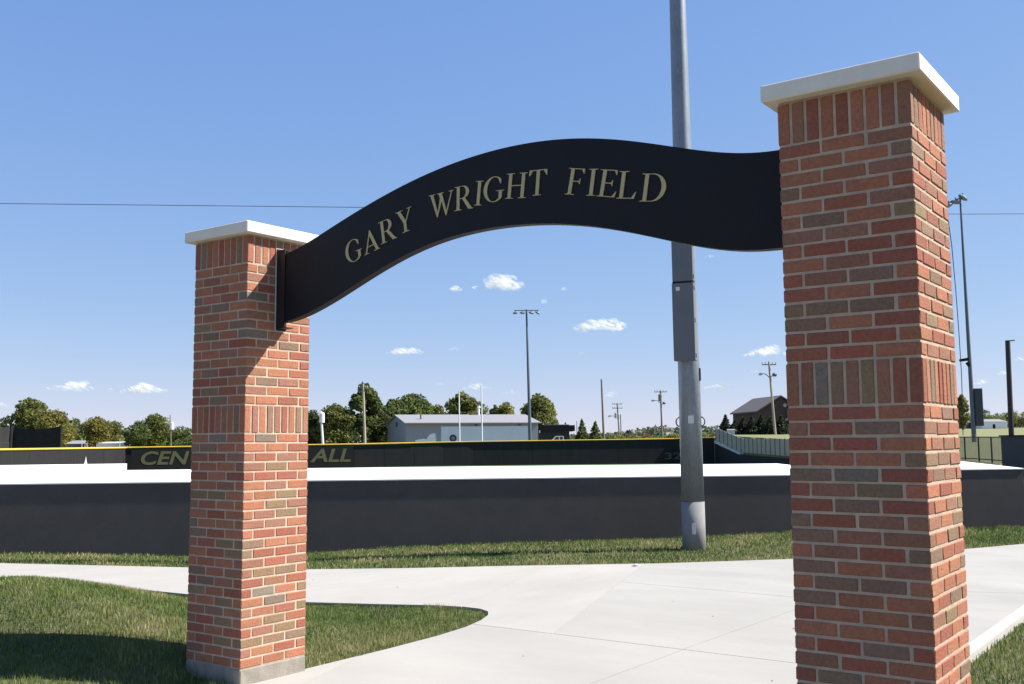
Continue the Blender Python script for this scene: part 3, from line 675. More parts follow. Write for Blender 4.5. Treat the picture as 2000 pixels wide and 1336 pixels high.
# ------------------------------------------------------------------ poles
def zg(p): return float(ground_h(np.array(p.x), np.array(p.y)))
def simple_pole(name, label, cat, px, ytop, d, w0, w1, mt, group=None, lean=0, n=8):
    p = G(px, d); p.z = zg(p); t = thing(name, label, cat, tuple(p), -0., group); h = Z(px, ytop, d)-p.z
    m = MB(); m.tube([(0, 0, -.3), (r0.x*lean*h, r0.y*lean*h, h)], [w0/2, w1/2], n); m.obj('pole', mt, t); t['h'] = h
    return t, h
def addbar(t, x0, z0, x1, z1, rad, nm, mt, y=0, par=None, n=6):
    a = r0*x0+Vector((0, 0, z0)); b = r0*x1+Vector((0, 0, z1)); f = Vector((-sY, cY, 0))*y
    m = MB(); m.tube([a+f, b+f], rad, n); return m.obj(nm, mt, par or t)
def flood(t, x, z, mt, tilt, nm='floodlight', s=1., par=None):
    # short neck and a flattened bowl reflector tipped down and outwards
    m = MB(); c = r0*x+Vector((0, 0, z)); m.tube([c, c-Vector((0, 0, .26*s))], .05*s, 6)
    ax = r0*math.cos(tilt)+Vector((0, 0, -math.sin(tilt))); b = c-Vector((0, 0, .34*s)); f = Vector((-sY, cY, 0)); n3 = ax.cross(f)
    vs = []; fs = []; N = 12
    for k, (q, rr) in enumerate(((-.36, .05), (-.25, .12), (0, .17), (.25, .13), (.4, .05))):
        for j in range(N):
            a = 2*math.pi*j/N; vs.append(b+ax*q*s+f*math.cos(a)*rr*1.6*s+n3*math.sin(a)*rr*s)
    for k in range(4):
        for j in range(N): fs.append((k*N+j, k*N+(j+1) % N, (k+1)*N+(j+1) % N, (k+1)*N+j))
    fs += [tuple(range(N)), tuple(range(4*N, 5*N))]; m.add(vs, fs)
    return m.obj(nm, mt, par or t)
# mid light tower with four lamps
t, h = simple_pole('light_tower', 'slim field light tower with four lamps rising beyond the white truck trailer', 'light tower', 1036, 601, 118, .42, .2, M_greysteel, lean=-.021)
lean = -.021; tx = lean*h
arm = addbar(t, tx-1.42, h-.12, tx+1.42, h-.12, .06, 'crossarm', M_greysteel)
for x, tl in ((-1.3, -.25), (-.48, .05), (.55, .3), (1.3, .5)): flood(t, tx+x, h-.12, M_galv, tl, par=arm, s=.85)
# right light tower
t, h = simple_pole('light_tower', 'tall dark light tower seen past the right edge of the nearer pillar', 'light tower', 1903, 372, 76, .36, .13, M_greysteel, lean=-.008)
LE = -.008; tx = LE*h
arm = addbar(t, tx-1.2, h-.6, tx+.25, h-.05, .06, 'crossarm', M_greysteel)
for x, z, tl in ((-.9, -.35, -.5), (-.35, -.1, .2), (.2, .25, .6)): flood(t, tx+x, h+z, M_galv, tl, par=arm, s=1.0)
zb = h*.33
m = MB(); c = r0*(LE*zb); m.tube([r0*(LE*zb-.75)+Vector((0, 0, zb-.05)), c+Vector((0, 0, zb+.06))], [.1, .12], 8); m.tube([r0*(LE*zb-.2)+Vector((0, 0, zb-.2)), c+Vector((0, 0, zb-.5))], .14, 8); m.obj('bracket', M_black2, t)
m = MB(); m.cbox(.12, .70, -.22, .22, 1.2, 4.0, .02); m.v = [tuple(r0*v[0]+Vector((-sY, cY, 0))*v[1]+Vector((0, 0, v[2]))) for v in m.v]; m.obj('cabinet', M_screen, t)
def wire(name, label, pts, rad, cat='wire'):
    m = MB(); o = Vector(pts[0]); m.tube([Vector(p)-o for p in pts], rad, 5); return m.obj(name, M_wire, loc=tuple(o), label=label, cat=cat)
wire('hanging_cable', 'thin dark cable hanging beside the right light tower', [P(a, b, 75) for a, b in ((1852, 430), (1859, 480), (1867, 570), (1873, 650), (1878, 730), (1880, 800), (1881, 850))], .03, 'cable')
t, h = simple_pole('net_pole', 'dark brown square-topped pole at the right edge above the windscreen', 'pole', 1975, 663, 41, .22, .19, M_darkpole, lean=.014)
addbar(t, .014*h-.02, h-.02, .014*h+.28, h, .03, 'top_hook', M_darkpole)
# utility poles
def utility(px, ytop, d, label, arms=(), lamp=None, can=None, ball=None, w=.3, mt=M_wood, lean=-.01, group='utility poles beyond the ball field'):
    t, h = simple_pole('utility_pole', label, 'utility pole', px, ytop, d, w, w*.7, mt, group, lean)
    sc = d/FPX
    for (dy, hw) in arms:
        z = h-dy*sc; x = lean*z; a = addbar(t, x-hw*sc, z, x+hw*sc, z, .07, 'crossarm', M_wood)
        for k in (-.95, -.5, .5, .95):
            mm = MB(); c = r0*(x+k*hw*sc); mm.tube([c+Vector((0, 0, z+.08)), c+Vector((0, 0, z+.3))], .06, 6); mm.obj('insulator', M_transf, a)
    if lamp:
        dy, ln = lamp; z = h-dy*sc; x = lean*z
        m = MB(); m.tube([r0*x+Vector((0, 0, z)), r0*(x-ln*sc*.5)+Vector((0, 0, z+.5)), r0*(x-ln*sc)+Vector((0, 0, z+.55))], .05, 6); a = m.obj('lamp_arm', M_greysteel, t)
        m = MB(); m.tube([r0*(x-ln*sc*.85)+Vector((0, 0, z+.5)), r0*(x-ln*sc*1.05)+Vector((0, 0, z+.5)), r0*(x-ln*sc*1.25)+Vector((0, 0, z+.45))], [.09, .17, .1], 8); m.obj('lamp_head', M_transf, a)
    if can:
        for (dy, dx, cm) in can:
            z = h-dy*sc; x = lean*z+dx*sc; m = MB(); m.tube([r0*x+Vector((0, 0, z-.6)), r0*x+Vector((0, 0, z+.45)), r0*x+Vector((0, 0, z+.55))], [.3, .3, .2], 12); m.obj('transformer', cm, t)
    if ball:
        dy, dx = ball; z = h-dy*sc; x = lean*z
        m = MB(); m.tube([r0*x+Vector((0, 0, z-.3)), r0*(x+dx*sc)+Vector((0, 0, z))], .04, 6); m.tube([r0*(x+dx*sc)+Vector((0, 0, z-.2)), r0*(x+dx*sc)+Vector((0, 0, z+.05)), r0*(x+dx*sc)+Vector((0, 0, z+.2))], [.2, .3, .16], 10); m.obj('area_light', M_greysteel, t)
    return t
utility(1180, 740, 170, 'tall bare wooden utility pole without crossarms beyond the fence', w=.42, lean=-.027)
utility(1211, 787, 210, 'wooden utility pole with two crossarms and grey transformer beyond the fence', arms=((2, 10), (10, 10)), lamp=(30, 16), can=((24, -4, M_transf),), w=.36, lean=-.055)
utility(1213.5, 809, 212, 'short wooden utility pole with a transformer beside the two-crossarm pole', can=((4, -4, M_transf),), w=.28, lean=-.01)
utility(1294, 762, 165, 'wooden utility pole with lamp arm just left of the big light pole', arms=((3, 12),), lamp=(26, 15), can=((14, -1.2, M_wood),), ball=(25, 6), w=.36, lean=-.018)
utility(1515, 705, 118, 'leaning wooden utility pole in front of the brown house', arms=((6, 14),), lamp=(33, 18), ball=(26, 9), w=.34, mt=M_wood2, lean=-.06)
utility(335, 810, 160, 'wooden utility pole with white transformer just left of the left pillar', can=((21, 2.5, M_white),), w=.2, lean=-.06)
utility(632, 803, 118, 'leaning pale utility pole with white transformer right of the left pillar', can=((12, 1.5, M_white),), w=.32, mt=M_whitepole, lean=-.08)
utility(713.5, 750, 118, 'pale wooden pole in front of the tall sparse tree', arms=((8, 8),), w=.34, mt=M_wood2, lean=-.04)
for px, yt, lb in ((898, 764, 'thin white post before the trailer, left of two'), (942, 752, 'thin white post before the trailer, right of two')):
    t, h = simple_pole('white_post', lb, 'post', px, yt, 113.5, .17, .13, M_whitepole, 'thin white posts before the trailer', lean=-.012)
t, h = simple_pole('utility_pole', 'distant thin utility pole beside the dark flat-roofed building', 'utility pole', 1127, 822, 230, .2, .16, M_wood, 'utility poles beyond the ball field')
# long wire across the whole view
wp = []
for px in np.linspace(-2500, 4500, 60):
    py = np.interp(px, [-2500, 0, 700, 1400, 1857, 2000, 4500], [372, 397.5, 405, 413, 418.3, 417.6, 380]); wp.append(P(px, py, 42))
wire('overhead_wire', 'long thin overhead wire crossing the whole sky behind the arch', wp, .014)

# ------------------------------------------------------------------ far buildings and vehicles
def metal_building():
    d0 = 140; A = G(793, d0); A.z = 0; t = thing('metal_building', 'long blue-grey metal building with pale roof behind the trailer', 'building', (A.x, A.y, .6))
    L = Vector((cY, sY, 0)); Fv = Vector((-sY, cY, 0)); ex = (L*18.2+Fv*3.2).normalized(); ey = Vector((-ex.y, ex.x, 0))
    ey = (L*-4.0+Fv*12).normalized(); ln = 18.5; wd = 12.6
    ze = Z(793, 826, d0)-.6; zr = ze+1.15; W = lambda a, b, z: tuple(ex*a+ey*b+Vector((0, 0, z)))
    def pr(ps, nm, mt, par=t):  # generic hexahedron
        m = MB(); m.add(ps, [(0, 1, 2, 3), (7, 6, 5, 4), (0, 4, 5, 1), (1, 5, 6, 2), (2, 6, 7, 3), (3, 7, 4, 0)]); return m.obj(nm, mt, par)
    def blk(a0, a1, b0, b1, z0, z1, nm, mt, par=t): return pr([W(a0, b0, z0), W(a1, b0, z0), W(a1, b1, z0), W(a0, b1, z0), W(a0, b0, z1), W(a1, b0, z1), W(a1, b1, z1), W(a0, b1, z1)], nm, mt, par)
    blk(0, ln, 0, wd, -1, 1.15, 'wainscot', M_wain)
    m = MB(); v = [W(a, b, z) for a in (0, ln) for b, z in ((.01, 1.152), (wd-.01, 1.152), (wd-.01, ze), (wd/2, zr-.05), (.01, ze))]
    m.add(v, [(0, 1, 2, 3, 4), (9, 8, 7, 6, 5)]+[(i, (i+1) % 5, 5+(i+1) % 5, 5+i) for i in range(5)]); m.obj('wall', M_metalwall, t)
    for b0, b1 in ((-.5, wd/2), (wd+.5, wd/2)):
        z0 = ze-.15; m = MB(); v = [W(a, b, z+k) for k in (.03, .16) for a, b, z in ((-.3, b0, z0), (ln+.3, b0, z0), (ln+.3, b1, zr), (-.3, b1, zr))]
        m.add(v, [(0, 1, 2, 3), (7, 6, 5, 4), (0, 4, 5, 1), (1, 5, 6, 2), (2, 6, 7, 3), (3, 7, 4, 0)]); rf = m.obj('roof', M_metalroof, t)
        if b0 < 0:
            m = MB(); c = Vector(W(2.6, 2.5, ze+.2)); m.tube([c, c+Vector((0, 0, 1.))], .12, 8); m.obj('vent_pipe', M_wain, rf)
            c = Vector(W(11.8, wd/2-.3, zr-.2)); m = MB(); m.tube([c, c+Vector((0, 0, 1.3)), c+Vector((0, 0, 1.32)), c+Vector((0, 0, 1.6))], [.16, .16, .28, .2], 8); m.obj('flue', M_white, rf)
    blk(9.5, 9.9, -.12, -.002, ze-.55, ze-.3, 'wall_light', M_black2); blk(15.6, 16.0, -.12, -.002, ze-.55, ze-.3, 'wall_light', M_black2)
    m = MB(); c = W(-.05, 6, ze-.1); m.tube([c, W(-.2, 6, ze-.1)], .35, 10); m.obj('gable_light', M_wain, t)
metal_building()
def semi():
    d = 124; A = G(846, d); z0 = .35; t = thing('semi_truck', 'white semi truck with long pale trailer parked before the metal building', 'truck', (A.x, A.y, z0))
    L = Vector((cY, sY, 0)); Fv = Vector((-sY, cY, 0)); s = d/FPX; X = lambda px: (px-846)*s; zz = lambda py: Z(940, py, d)-z0
    W = lambda a, b, z: tuple(L*a+Fv*b+Vector((0, 0, z)))
    def ext(prof, b0, b1, nm, mt, par=t):
        n = len(prof); m = MB(); m.add([W(a, b0, z) for a, z in prof]+[W(a, b1, z) for a, z in prof], [tuple(range(n)), tuple(range(2*n-1, n-1, -1))]+[(i, (i+1) % n, n+(i+1) % n, n+i) for i in range(n)]); return m.obj(nm, mt, par)
    x0, x1 = X(863), X(1031); zt, zf = zz(832.5)+.0, 1.15
    tr = ext([(x0, zf), (x1, zf), (x1, zt-.02), (x0, zt-.02)], -1.25, 1.25, 'trailer', M_trailer)
    ext([(x0-.03, zt-.02), (x1+.03, zt-.02), (x1+.03, zt+.05), (x0-.03, zt+.05)], -1.28, 1.28, 'trailer_rail', M_metalroof, tr)
    m = MB(); c = Vector(W(X(886), -1.253, zz(855.5))); m.tube([c, c-Fv*.02], .44, 20); m.obj('round_emblem', mat('emblem_dark', (.05, .055, .09), .6), tr)
    m = MB(); c = Vector(W(X(886), -1.276, zz(855.5))); m.tube([c, c-Fv*.01], .2, 16); m.obj('emblem_centre', mat('emblem_grey', (.22, .22, .26), .6), tr)
    for a in (x1-1.2, x1-2.4):
        for b in (-1.1, 1.1):
            m = MB(); m.tube([W(a, b-.15, .45), W(a, b+.15, .45)], .48, 16); wl = m.obj('wheel', M_tyre, t); m = MB(); m.tube([W(a, b-.17, .45), W(a, b+.17, .45)], .24, 12); m.obj('rim', M_transf, wl)
    ext([(X(812), .6), (X(853), .6), (X(853), zz(857)), (X(835), zz(857)), (X(829), 1.75), (X(813), 1.6)], -1.15, 1.15, 'cab', M_white)
    ext([(X(834.5), zz(857)+.004), (X(852.5), zz(857)+.004), (X(850), zz(846)), (X(846), zz(846.3)), (X(840), zz(849))], -1.1, 1.1, 'roof_fairing', M_white)
    ext([(X(830.5), 1.95), (X(835.5), zz(857)-.1), (X(836.5), zz(857)-.1), (X(832), 1.95)], -1.0, 1.0, 'windscreen', M_glass)
    ext([(X(853.3), .55), (X(862.5), .55), (X(862.5), 1.1), (X(853.3), 1.1)], -.5, .5, 'chassis', M_black2)
    for a in (X(818), X(848), X(860)):
        for b in (-1.0, 1.0):
            m = MB(); m.tube([W(a, b-.17, .45), W(a, b+.17, .45)], .48, 16); wl = m.obj('wheel', M_tyre, t); m = MB(); m.tube([W(a, b-.19, .45), W(a, b+.19, .45)], .24, 12); m.obj('rim', M_transf, wl)
semi()
def dark_building():
    d = 152; A = G(1050, d); t = thing('dark_building', 'dark flat-roofed building with black canopy right of the metal building', 'building', (A.x, A.y, .6)); L = Vector((cY, sY, 0)); Fv = Vector((-sY, cY, 0)); s = d/FPX
    zz = lambda py: Z(1090, py, d)-.6
    def blk(a0, a1, b0, b1, z0, z1, nm, mt, par=t):
        W = lambda a, b, z: tuple(L*a+Fv*b+Vector((0, 0, z))); m = MB(); m.add([W(a0, b0, z0), W(a1, b0, z0), W(a1, b1, z0), W(a0, b1, z0), W(a0, b0, z1), W(a1, b0, z1), W(a1, b1, z1), W(a0, b1, z1)], [(0, 1, 2, 3), (7, 6, 5, 4), (0, 4, 5, 1), (1, 5, 6, 2), (2, 6, 7, 3), (3, 7, 4, 0)]); return m.obj(nm, mt, par)
    blk((1030-1050)*s, (1113-1050)*s, 1, 9, -1, zz(842), 'wall', mat('dark_slate_wall', (.035, .04, .055), .8))
    blk((1056-1050)*s, (1123-1050)*s, -.3, 9.5, zz(842)+.003, zz(830.5), 'canopy', M_black2)
    blk((1064-1050)*s, (1112-1050)*s, .4, 9, zz(830.5)+.003, zz(829), 'roof_deck', M_metalroof)
    b = blk((1053.5-1050)*s, (1055.5-1050)*s, .4, .9, zz(845), zz(840), 'wall_sign', M_white)
dark_building()
def pickup():
    d = 138; A = G(1092, d); z0 = zg(A)+.02; t = thing('pickup_truck', 'white pickup truck with its cab showing over the outfield fence', 'pickup', (A.x, A.y, z0)); L = Vector((cY, sY, 0)); Fv = Vector((-sY, cY, 0))
    ht = Z(1092, 851.5, d)-z0; k = ht/1.9; W = lambda a, b, z: tuple(L*a*k+Fv*b*k+Vector((0, 0, z*k)))
    def ext(prof, b0, b1, nm, mt, par=t):
        n = len(prof); m = MB(); m.add([W(a, b0, z) for a, z in prof]+[W(a, b1, z) for a, z in prof], [tuple(range(n)), tuple(range(2*n-1, n-1, -1))]+[(i, (i+1) % n, n+(i+1) % n, n+i) for i in range(n)]); return m.obj(nm, mt, par)
    ext([(-2.6, .5), (2.7, .5), (2.7, 1.15), (-2.5, 1.12), (-2.6, .9)], -.95, .95, 'body', M_white)
    cb = ext([(-1.2, 1.153), (.75, 1.153), (.72, 1.85), (.55, 1.9), (-.45, 1.9), (-.65, 1.82)], -.82, .82, 'cab', M_white)
    for a0, a1, b0, b1 in ((-.9, -.05, -.5, -.1), (.08, .6, .08, .56)):
        ext([(a0, 1.25), (a1, 1.25), (b1, 1.75), (b0, 1.75)], -.835, -.822, 'window', M_glass, cb)
    for a in (-1.7, 1.7):
        for b in (-.85, .85):
            m = MB(); m.tube([W(a, b-.12, .38), W(a, b+.12, .38)], .38*k, 16); m.obj('wheel', M_tyre, t)
pickup()
def house():
    d = 139; A = G(1480, d); z0 = 2.5; t = thing('brown_house', 'brown gabled house with shingle roof behind the evergreen hedge', 'house', (A.x, A.y, z0)); L = Vector((cY, sY, 0)); Fv = Vector((-sY, cY, 0))
    ex = (L*-1.3+Fv*11).normalized(); ey = Vector((ex.y, -ex.x, 0)); ln, hw = 10.5, 3.4
    ze, zr = Z(1480, 804, d)-z0, Z(1523, 774, d)-z0; W = lambda a, b, z: tuple(ex*a+ey*b+Vector((0, 0, z)))
    m = MB(); v = [W(a, b, z) for a in (0, ln) for b, z in ((.2, -1.5), (2*hw-.2, -1.5), (2*hw-.2, ze), (hw, zr-.12), (.2, ze))]
    m.add(v, [(0, 1, 2, 3, 4), (9, 8, 7, 6, 5)]+[(i, (i+1) % 5, 5+(i+1) % 5, 5+i) for i in range(5)]); wl = m.obj('wall', M_hbrick, t)
    for b0, b1 in ((-.15, hw), (2*hw+.15, hw)):
        m = MB(); v = [W(a, b, z+k) for k in (0, .18) for a, b, z in ((-.3, b0, ze-.1), (ln+.3, b0, ze-.1), (ln+.3, b1, zr), (-.3, b1, zr))]
        m.add(v, [(0, 1, 2, 3), (7, 6, 5, 4), (0, 4, 5, 1), (1, 5, 6, 2), (2, 6, 7, 3), (3, 7, 4, 0)]); m.obj('roof', M_shingle, t)
    m = MB(); c = W(-.02, hw+.6, zr-1.2); m.tube([c, W(-.06, hw+.6, zr-1.2)], .25, 12); m.obj('gable_vent', M_htrim, t)
    # lower cross gable in front, its pale rake board showing
    v = [W(a, b, z) for a in (-3.2, -.02) for b, z in ((hw+.6, -1.5), (hw+6, -1.5), (hw+6, ze-1.2), (hw+3.3, ze+.7), (hw+.6, ze-1.2))]
    m = MB(); m.add(v, [(0, 1, 2, 3, 4), (9, 8, 7, 6, 5)]+[(i, (i+1) % 5, 5+(i+1) % 5, 5+i) for i in range(5)]); m.obj('porch_wall', M_hbrick, t)
    for b0, b1 in ((hw+.3, hw+3.3), (hw+6.3, hw+3.3)):
        m = MB(); v = [W(a, b, z+k) for k in (.03, .2) for a, b, z in ((-3.5, b0, ze-1.4), (-.03, b0, ze-1.4), (-.03, b1, ze+.72), (-3.5, b1, ze+.72))]
        m.add(v, [(0, 1, 2, 3), (7, 6, 5, 4), (0, 4, 5, 1), (1, 5, 6, 2), (2, 6, 7, 3), (3, 7, 4, 0)]); rf = m.obj('porch_roof', M_shingle, t)
        m = MB(); v = [W(a, b, z+k) for k in (-.02, .2) for a, b, z in ((-3.6, b0, ze-1.4), (-3.505, b0, ze-1.4), (-3.505, b1, ze+.72), (-3.6, b1, ze+.72))]
        m.add(v, [(0, 1, 2, 3), (7, 6, 5, 4), (0, 4, 5, 1), (1, 5, 6, 2), (2, 6, 7, 3), (3, 7, 4, 0)]); m.obj('rake_board', M_htrim, rf)
house()
def boxhouse(name, label, cat, px0, px1, yt, d, depth, mt, roofm, z0=None, rh=0., door=None, ov=.1):
    A = G(px0, d); z0 = zg(A) if z0 is None else z0; s = d/FPX; wdt = (px1-px0)*s; t = thing(name, label, cat, (A.x, A.y, z0)); L = Vector((cY, sY, 0)); Fv = Vector((-sY, cY, 0)); zt = Z((px0+px1)/2, yt, d)-z0
    W = lambda a, b, z: tuple(L*a+Fv*b+Vector((0, 0, z)))
    m = MB(); ze = zt-rh; m.add([W(a, b, z) for z in (-.5, ze) for a, b in ((0, 0), (wdt, 0), (wdt, depth), (0, depth))], [(3, 2, 1, 0), (4, 5, 6, 7), (0, 1, 5, 4), (1, 2, 6, 5), (2, 3, 7, 6), (3, 0, 4, 7)]); m.obj('wall', mt, t)
    m = MB(); m.add([W(-ov, -ov, ze+.003), W(wdt+ov, -ov, ze+.003), W(wdt+ov, depth+ov, ze+.003), W(-ov, depth+ov, ze+.003), W(-ov*.0, depth*.5, zt+.06), W(wdt, depth*.5, zt+.06)], [(3, 2, 1, 0), (0, 1, 5, 4), (2, 3, 4, 5), (1, 2, 5), (3, 0, 4)]); m.obj('roof', roofm, t)
    if door:
        a0, a1, h = door; m = MB(); m.add([W(a0*wdt, b, z) for z in (0, h*ze) for b in (-.03, -.002) for a0 in (door[0], door[1])], [(0, 1, 3, 2), (4, 6, 7, 5), (0, 4, 5, 1), (2, 3, 7, 6), (0, 2, 6, 4), (1, 5, 7, 3)]); m.obj('door', M_black2, t)
    return t
boxhouse('garage', 'small white garage with a dark door beyond the right fence', 'garage', 1920, 1969, 818.5, 210, 7, M_white, M_metalroof, door=(.42, .52, .62), rh=.5)
boxhouse('grey_house', 'dark grey house half hidden by the nearer pillar at right', 'house', 1850, 1899, 804, 225, 8, mat('grey_siding', (.10, .105, .115), .8), M_shingle, rh=1.6)
boxhouse('low_shed', 'low dark shed between the grey house and white garage', 'shed', 1893, 1920, 822, 214, 5, M_screen, M_wain, rh=.3)
boxhouse('white_camper', 'low white flat-roofed trailer above the yellow rail at left', 'trailer', 188, 242, 863.5, 168, 4, M_white, M_white, z0=.6, rh=.15, ov=.02)
boxhouse('grey_shed', 'low grey shed beyond the yellow rail near the black cage', 'shed', 128, 165, 861, 172, 5, mat('shed_grey', (.24, .23, .22), .8), M_metalroof, z0=.6, rh=.5)
boxhouse('small_white_house', 'tiny pale house among yellow shrubs left of the big light pole', 'house', 1305, 1318, 845, 190, 5, M_metalroof, M_metalroof, z0=.9, rh=1.0)
boxhouse('utility_box', 'pale lilac sign board behind the slatted fence by the evergreens', 'board', 1421, 1436, 839, 116, .3, mat('pale_lilac', (.44, .42, .50), .7), M_metalroof, rh=.05, ov=.02)
for i, (px, yt) in enumerate(((160, 857), (234, 856))):
    simple_pole('fence_post', ('thin grey post standing before the grey shed', 'thin grey post standing before the low white trailer')[i], 'post', px, yt, 160, .12, .1, M_transf)
# batting-cage screens
def cage(label, px0, px1, d0, d1, ytop, sag):
    p, q = G(px0, d0), G(px1, d1); p.z = q.z = .3; t = thing('cage_screen', label, 'screen', tuple(p), 0, 'black netting screens left of the field'); v = q-p; tt = v.normalized(); n = Vector((-tt.y, tt.x, 0))
    z1, z2 = Z(px0, ytop, d0)-.3, Z(px1, ytop-.5, d1)-.3
    for a, z in ((Vector((0, 0, 0)), z1), (v, z2)):
        m = MB(); m.tube([a+Vector((0, 0, -.5)), a+Vector((0, 0, z))], .14, 8); m.obj('post', M_black2, t)
    m = MB(); N = 16; vs = []; fs = []
    for k in (0, .04):
        for i in range(N+1):
            s = i/N; top = z1+(z2-z1)*s-.05-sag*4*s*(1-s); b = v*s+n*(k-.25*math.sin(math.pi*s)**2*.5)
            vs += [b+Vector((0, 0, -.5)), b+Vector((0, 0, (top)*.52)), b+Vector((0, 0, top*.54))+n*.05, b+Vector((0, 0, top))]
    o2 = 4*(N+1)
    for i in range(N):
        for j in range(3):
            a = i*4+j; fs += [(a, a+4, a+5, a+1), (o2+a, o2+a+1, o2+a+5, o2+a+4)]
        a = i*4+3; fs += [(a, a+4, o2+a+4, o2+a)]
    m.add(vs, fs); m.obj('netting', M_cage, t)
cage('sagging black netting screen on posts left of the trees', 23, 118, 97, 97, 831.5, .28)
cage('black netting screen cut off by the left picture edge', -90, 21, 90, 96, 833, .1)

# ------------------------------------------------------------------ trees
def rand_dirs(n):
    v = RNG.normal(size=(n, 3)); return v/np.linalg.norm(v, axis=1, keepdims=True)
def leaf_cloud(centres, radii, per, size, flat=.0, shell=.55):
    out = []
    for c, r, n in zip(centres, radii, per):
        d = rand_dirs(n); rad = shell+(1-shell)*RNG.random(n)**.6
        p = np.array(c)+d*rad[:, None]*np.array(r); out.append((p, d))
    p = np.concatenate([a for a, _ in out]); d = np.concatenate([b for _, b in out]); n = len(p)
    nrm = d*.6+rand_dirs(n); nrm /= np.linalg.norm(nrm, axis=1, keepdims=True)
    t1 = np.cross(nrm, rand_dirs(n)); t1 /= np.linalg.norm(t1, axis=1, keepdims=True); t2 = np.cross(nrm, t1)
    s = size*(.6+.8*RNG.random((n, 1)))
    v = np.stack([p-t1*s*.5, p+t2*s*.32+t1*s*.05, p+t1*s*.55, p-t2*s*.32], 1).reshape(-1, 3)
    return v
def crown_obj(v, parent, color, nm='crown'):
    n = len(v)//4; me = np_mesh(nm, v, np.full(n, 4), np.arange(4*n), M_leaf); o = link(nm, me, parent, color=color); return o
def tree(px, ytop, wpx, d, label, color, kind='broad', nleaf=2600, zbase=None, group='trees beyond the ball field', name='tree', trunk=.28):
    p = G(px, d); p.z = zg(p) if zbase is None else zbase; H = Z(px, ytop, d)-p.z; Wd = wpx*d/FPX*(1.32 if kind == 'broad' else 1.12)
    t = thing(name, label, 'tree' if name != 'shrub' else 'shrub', tuple(p), random.uniform(0, 6), group)
    tr = MB(); top = H*(.92 if kind != 'broad' else .7); bend = [Vector((random.uniform(-.03, .03)*H, random.uniform(-.03, .03)*H, 0)) for _ in range(3)]
    tw = .032*H*trunk/.28
    tr.tube([(0, 0, -.3), bend[0]*.5+Vector((0, 0, top*.35)), bend[1]+Vector((0, 0, top*.7)), bend[2]+Vector((0, 0, top))], [tw, tw*.75, tw*.45, tw*.12], 8)
    if kind == 'shrub': Wd *= 1.35
    cs, rs = [], []
    if kind == 'conifer':
        for k in range(9):
            s = k/8; z = H*(.08+.86*s); r = Wd/2*(1-s*.93)+.05
            cs.append((0, 0, z)); rs.append((r, r, H*.09))
        per = [int(nleaf*(rs[i][0]+.2)/sum(r[0]+.2 for r in rs)) for i in range(9)]
        v = leaf_cloud(cs, rs, per, max(.16, Wd*.13), shell=.3)
    elif kind == 'shrub':
        for k in range(7):
            a = random.uniform(0, 6.28); r = random.uniform(.2, .8)*Wd*.35; hh = random.uniform(.4, .75)*H
            cs.append((math.cos(a)*r, math.sin(a)*r, hh*.6)); rs.append((Wd*.22, Wd*.22, hh*.62))
        per = [nleaf//7]*7; v = leaf_cloud(cs, rs, per, max(.35, H*.17), shell=.3)
    else:
        nl = 30 if kind == 'broad' else 22; lo = .10 if kind == 'broad' else .26
        for k in range(nl):
            if random.random() < .16: continue
            zf = lo+(1-lo)*(k+.5)/nl; env = math.sin(math.pi*min(1, max(.12, (zf-lo*.55)/(1.02-lo*.55)))**.85)
            a = k*2.4+random.uniform(-.8, .8); rr = Wd*.36*env*random.uniform(.5, 1.05); q = min(Wd, H)*random.uniform(.09, .26)*(.7+.4*env)*(1 if kind == 'broad' else .72)
            c = (math.cos(a)*rr, math.sin(a)*rr, H*zf-q*.6*(zf > .85)); cs.append(c); rs.append((q, q, q*.8))
            if k % 2 == 0: tr.tube([Vector((bend[0].x*.5, bend[0].y*.5, H*max(.2, zf-.25))), Vector(c)*.6+Vector((0, 0, H*zf*.36)), Vector(c)], [tw*.4, tw*.25, tw*.08], 5)
        if kind == 'broad':
            for k in range(5):
                a = k*1.3; cs.append((math.cos(a)*Wd*.12, math.sin(a)*Wd*.12, H*(.22+.12*k))); rs.append((Wd*.30, Wd*.30, H*.17))
        tot = sum(r[0]**2 for r in rs); per = [int(nleaf*2*r[0]**2/tot)+10 for r in rs]; v = leaf_cloud(cs, rs, per, max(.3, H*.06), shell=.45)
    tr.obj('trunk', M_bark, t); crown_obj(v, t, color); return t
OL, DK, YE, GR, PALE, CON = (.15, .165, .045), (.08, .10, .034), (.22, .205, .05), (.11, .145, .045), (.17, .19, .10), (.036, .052, .025)
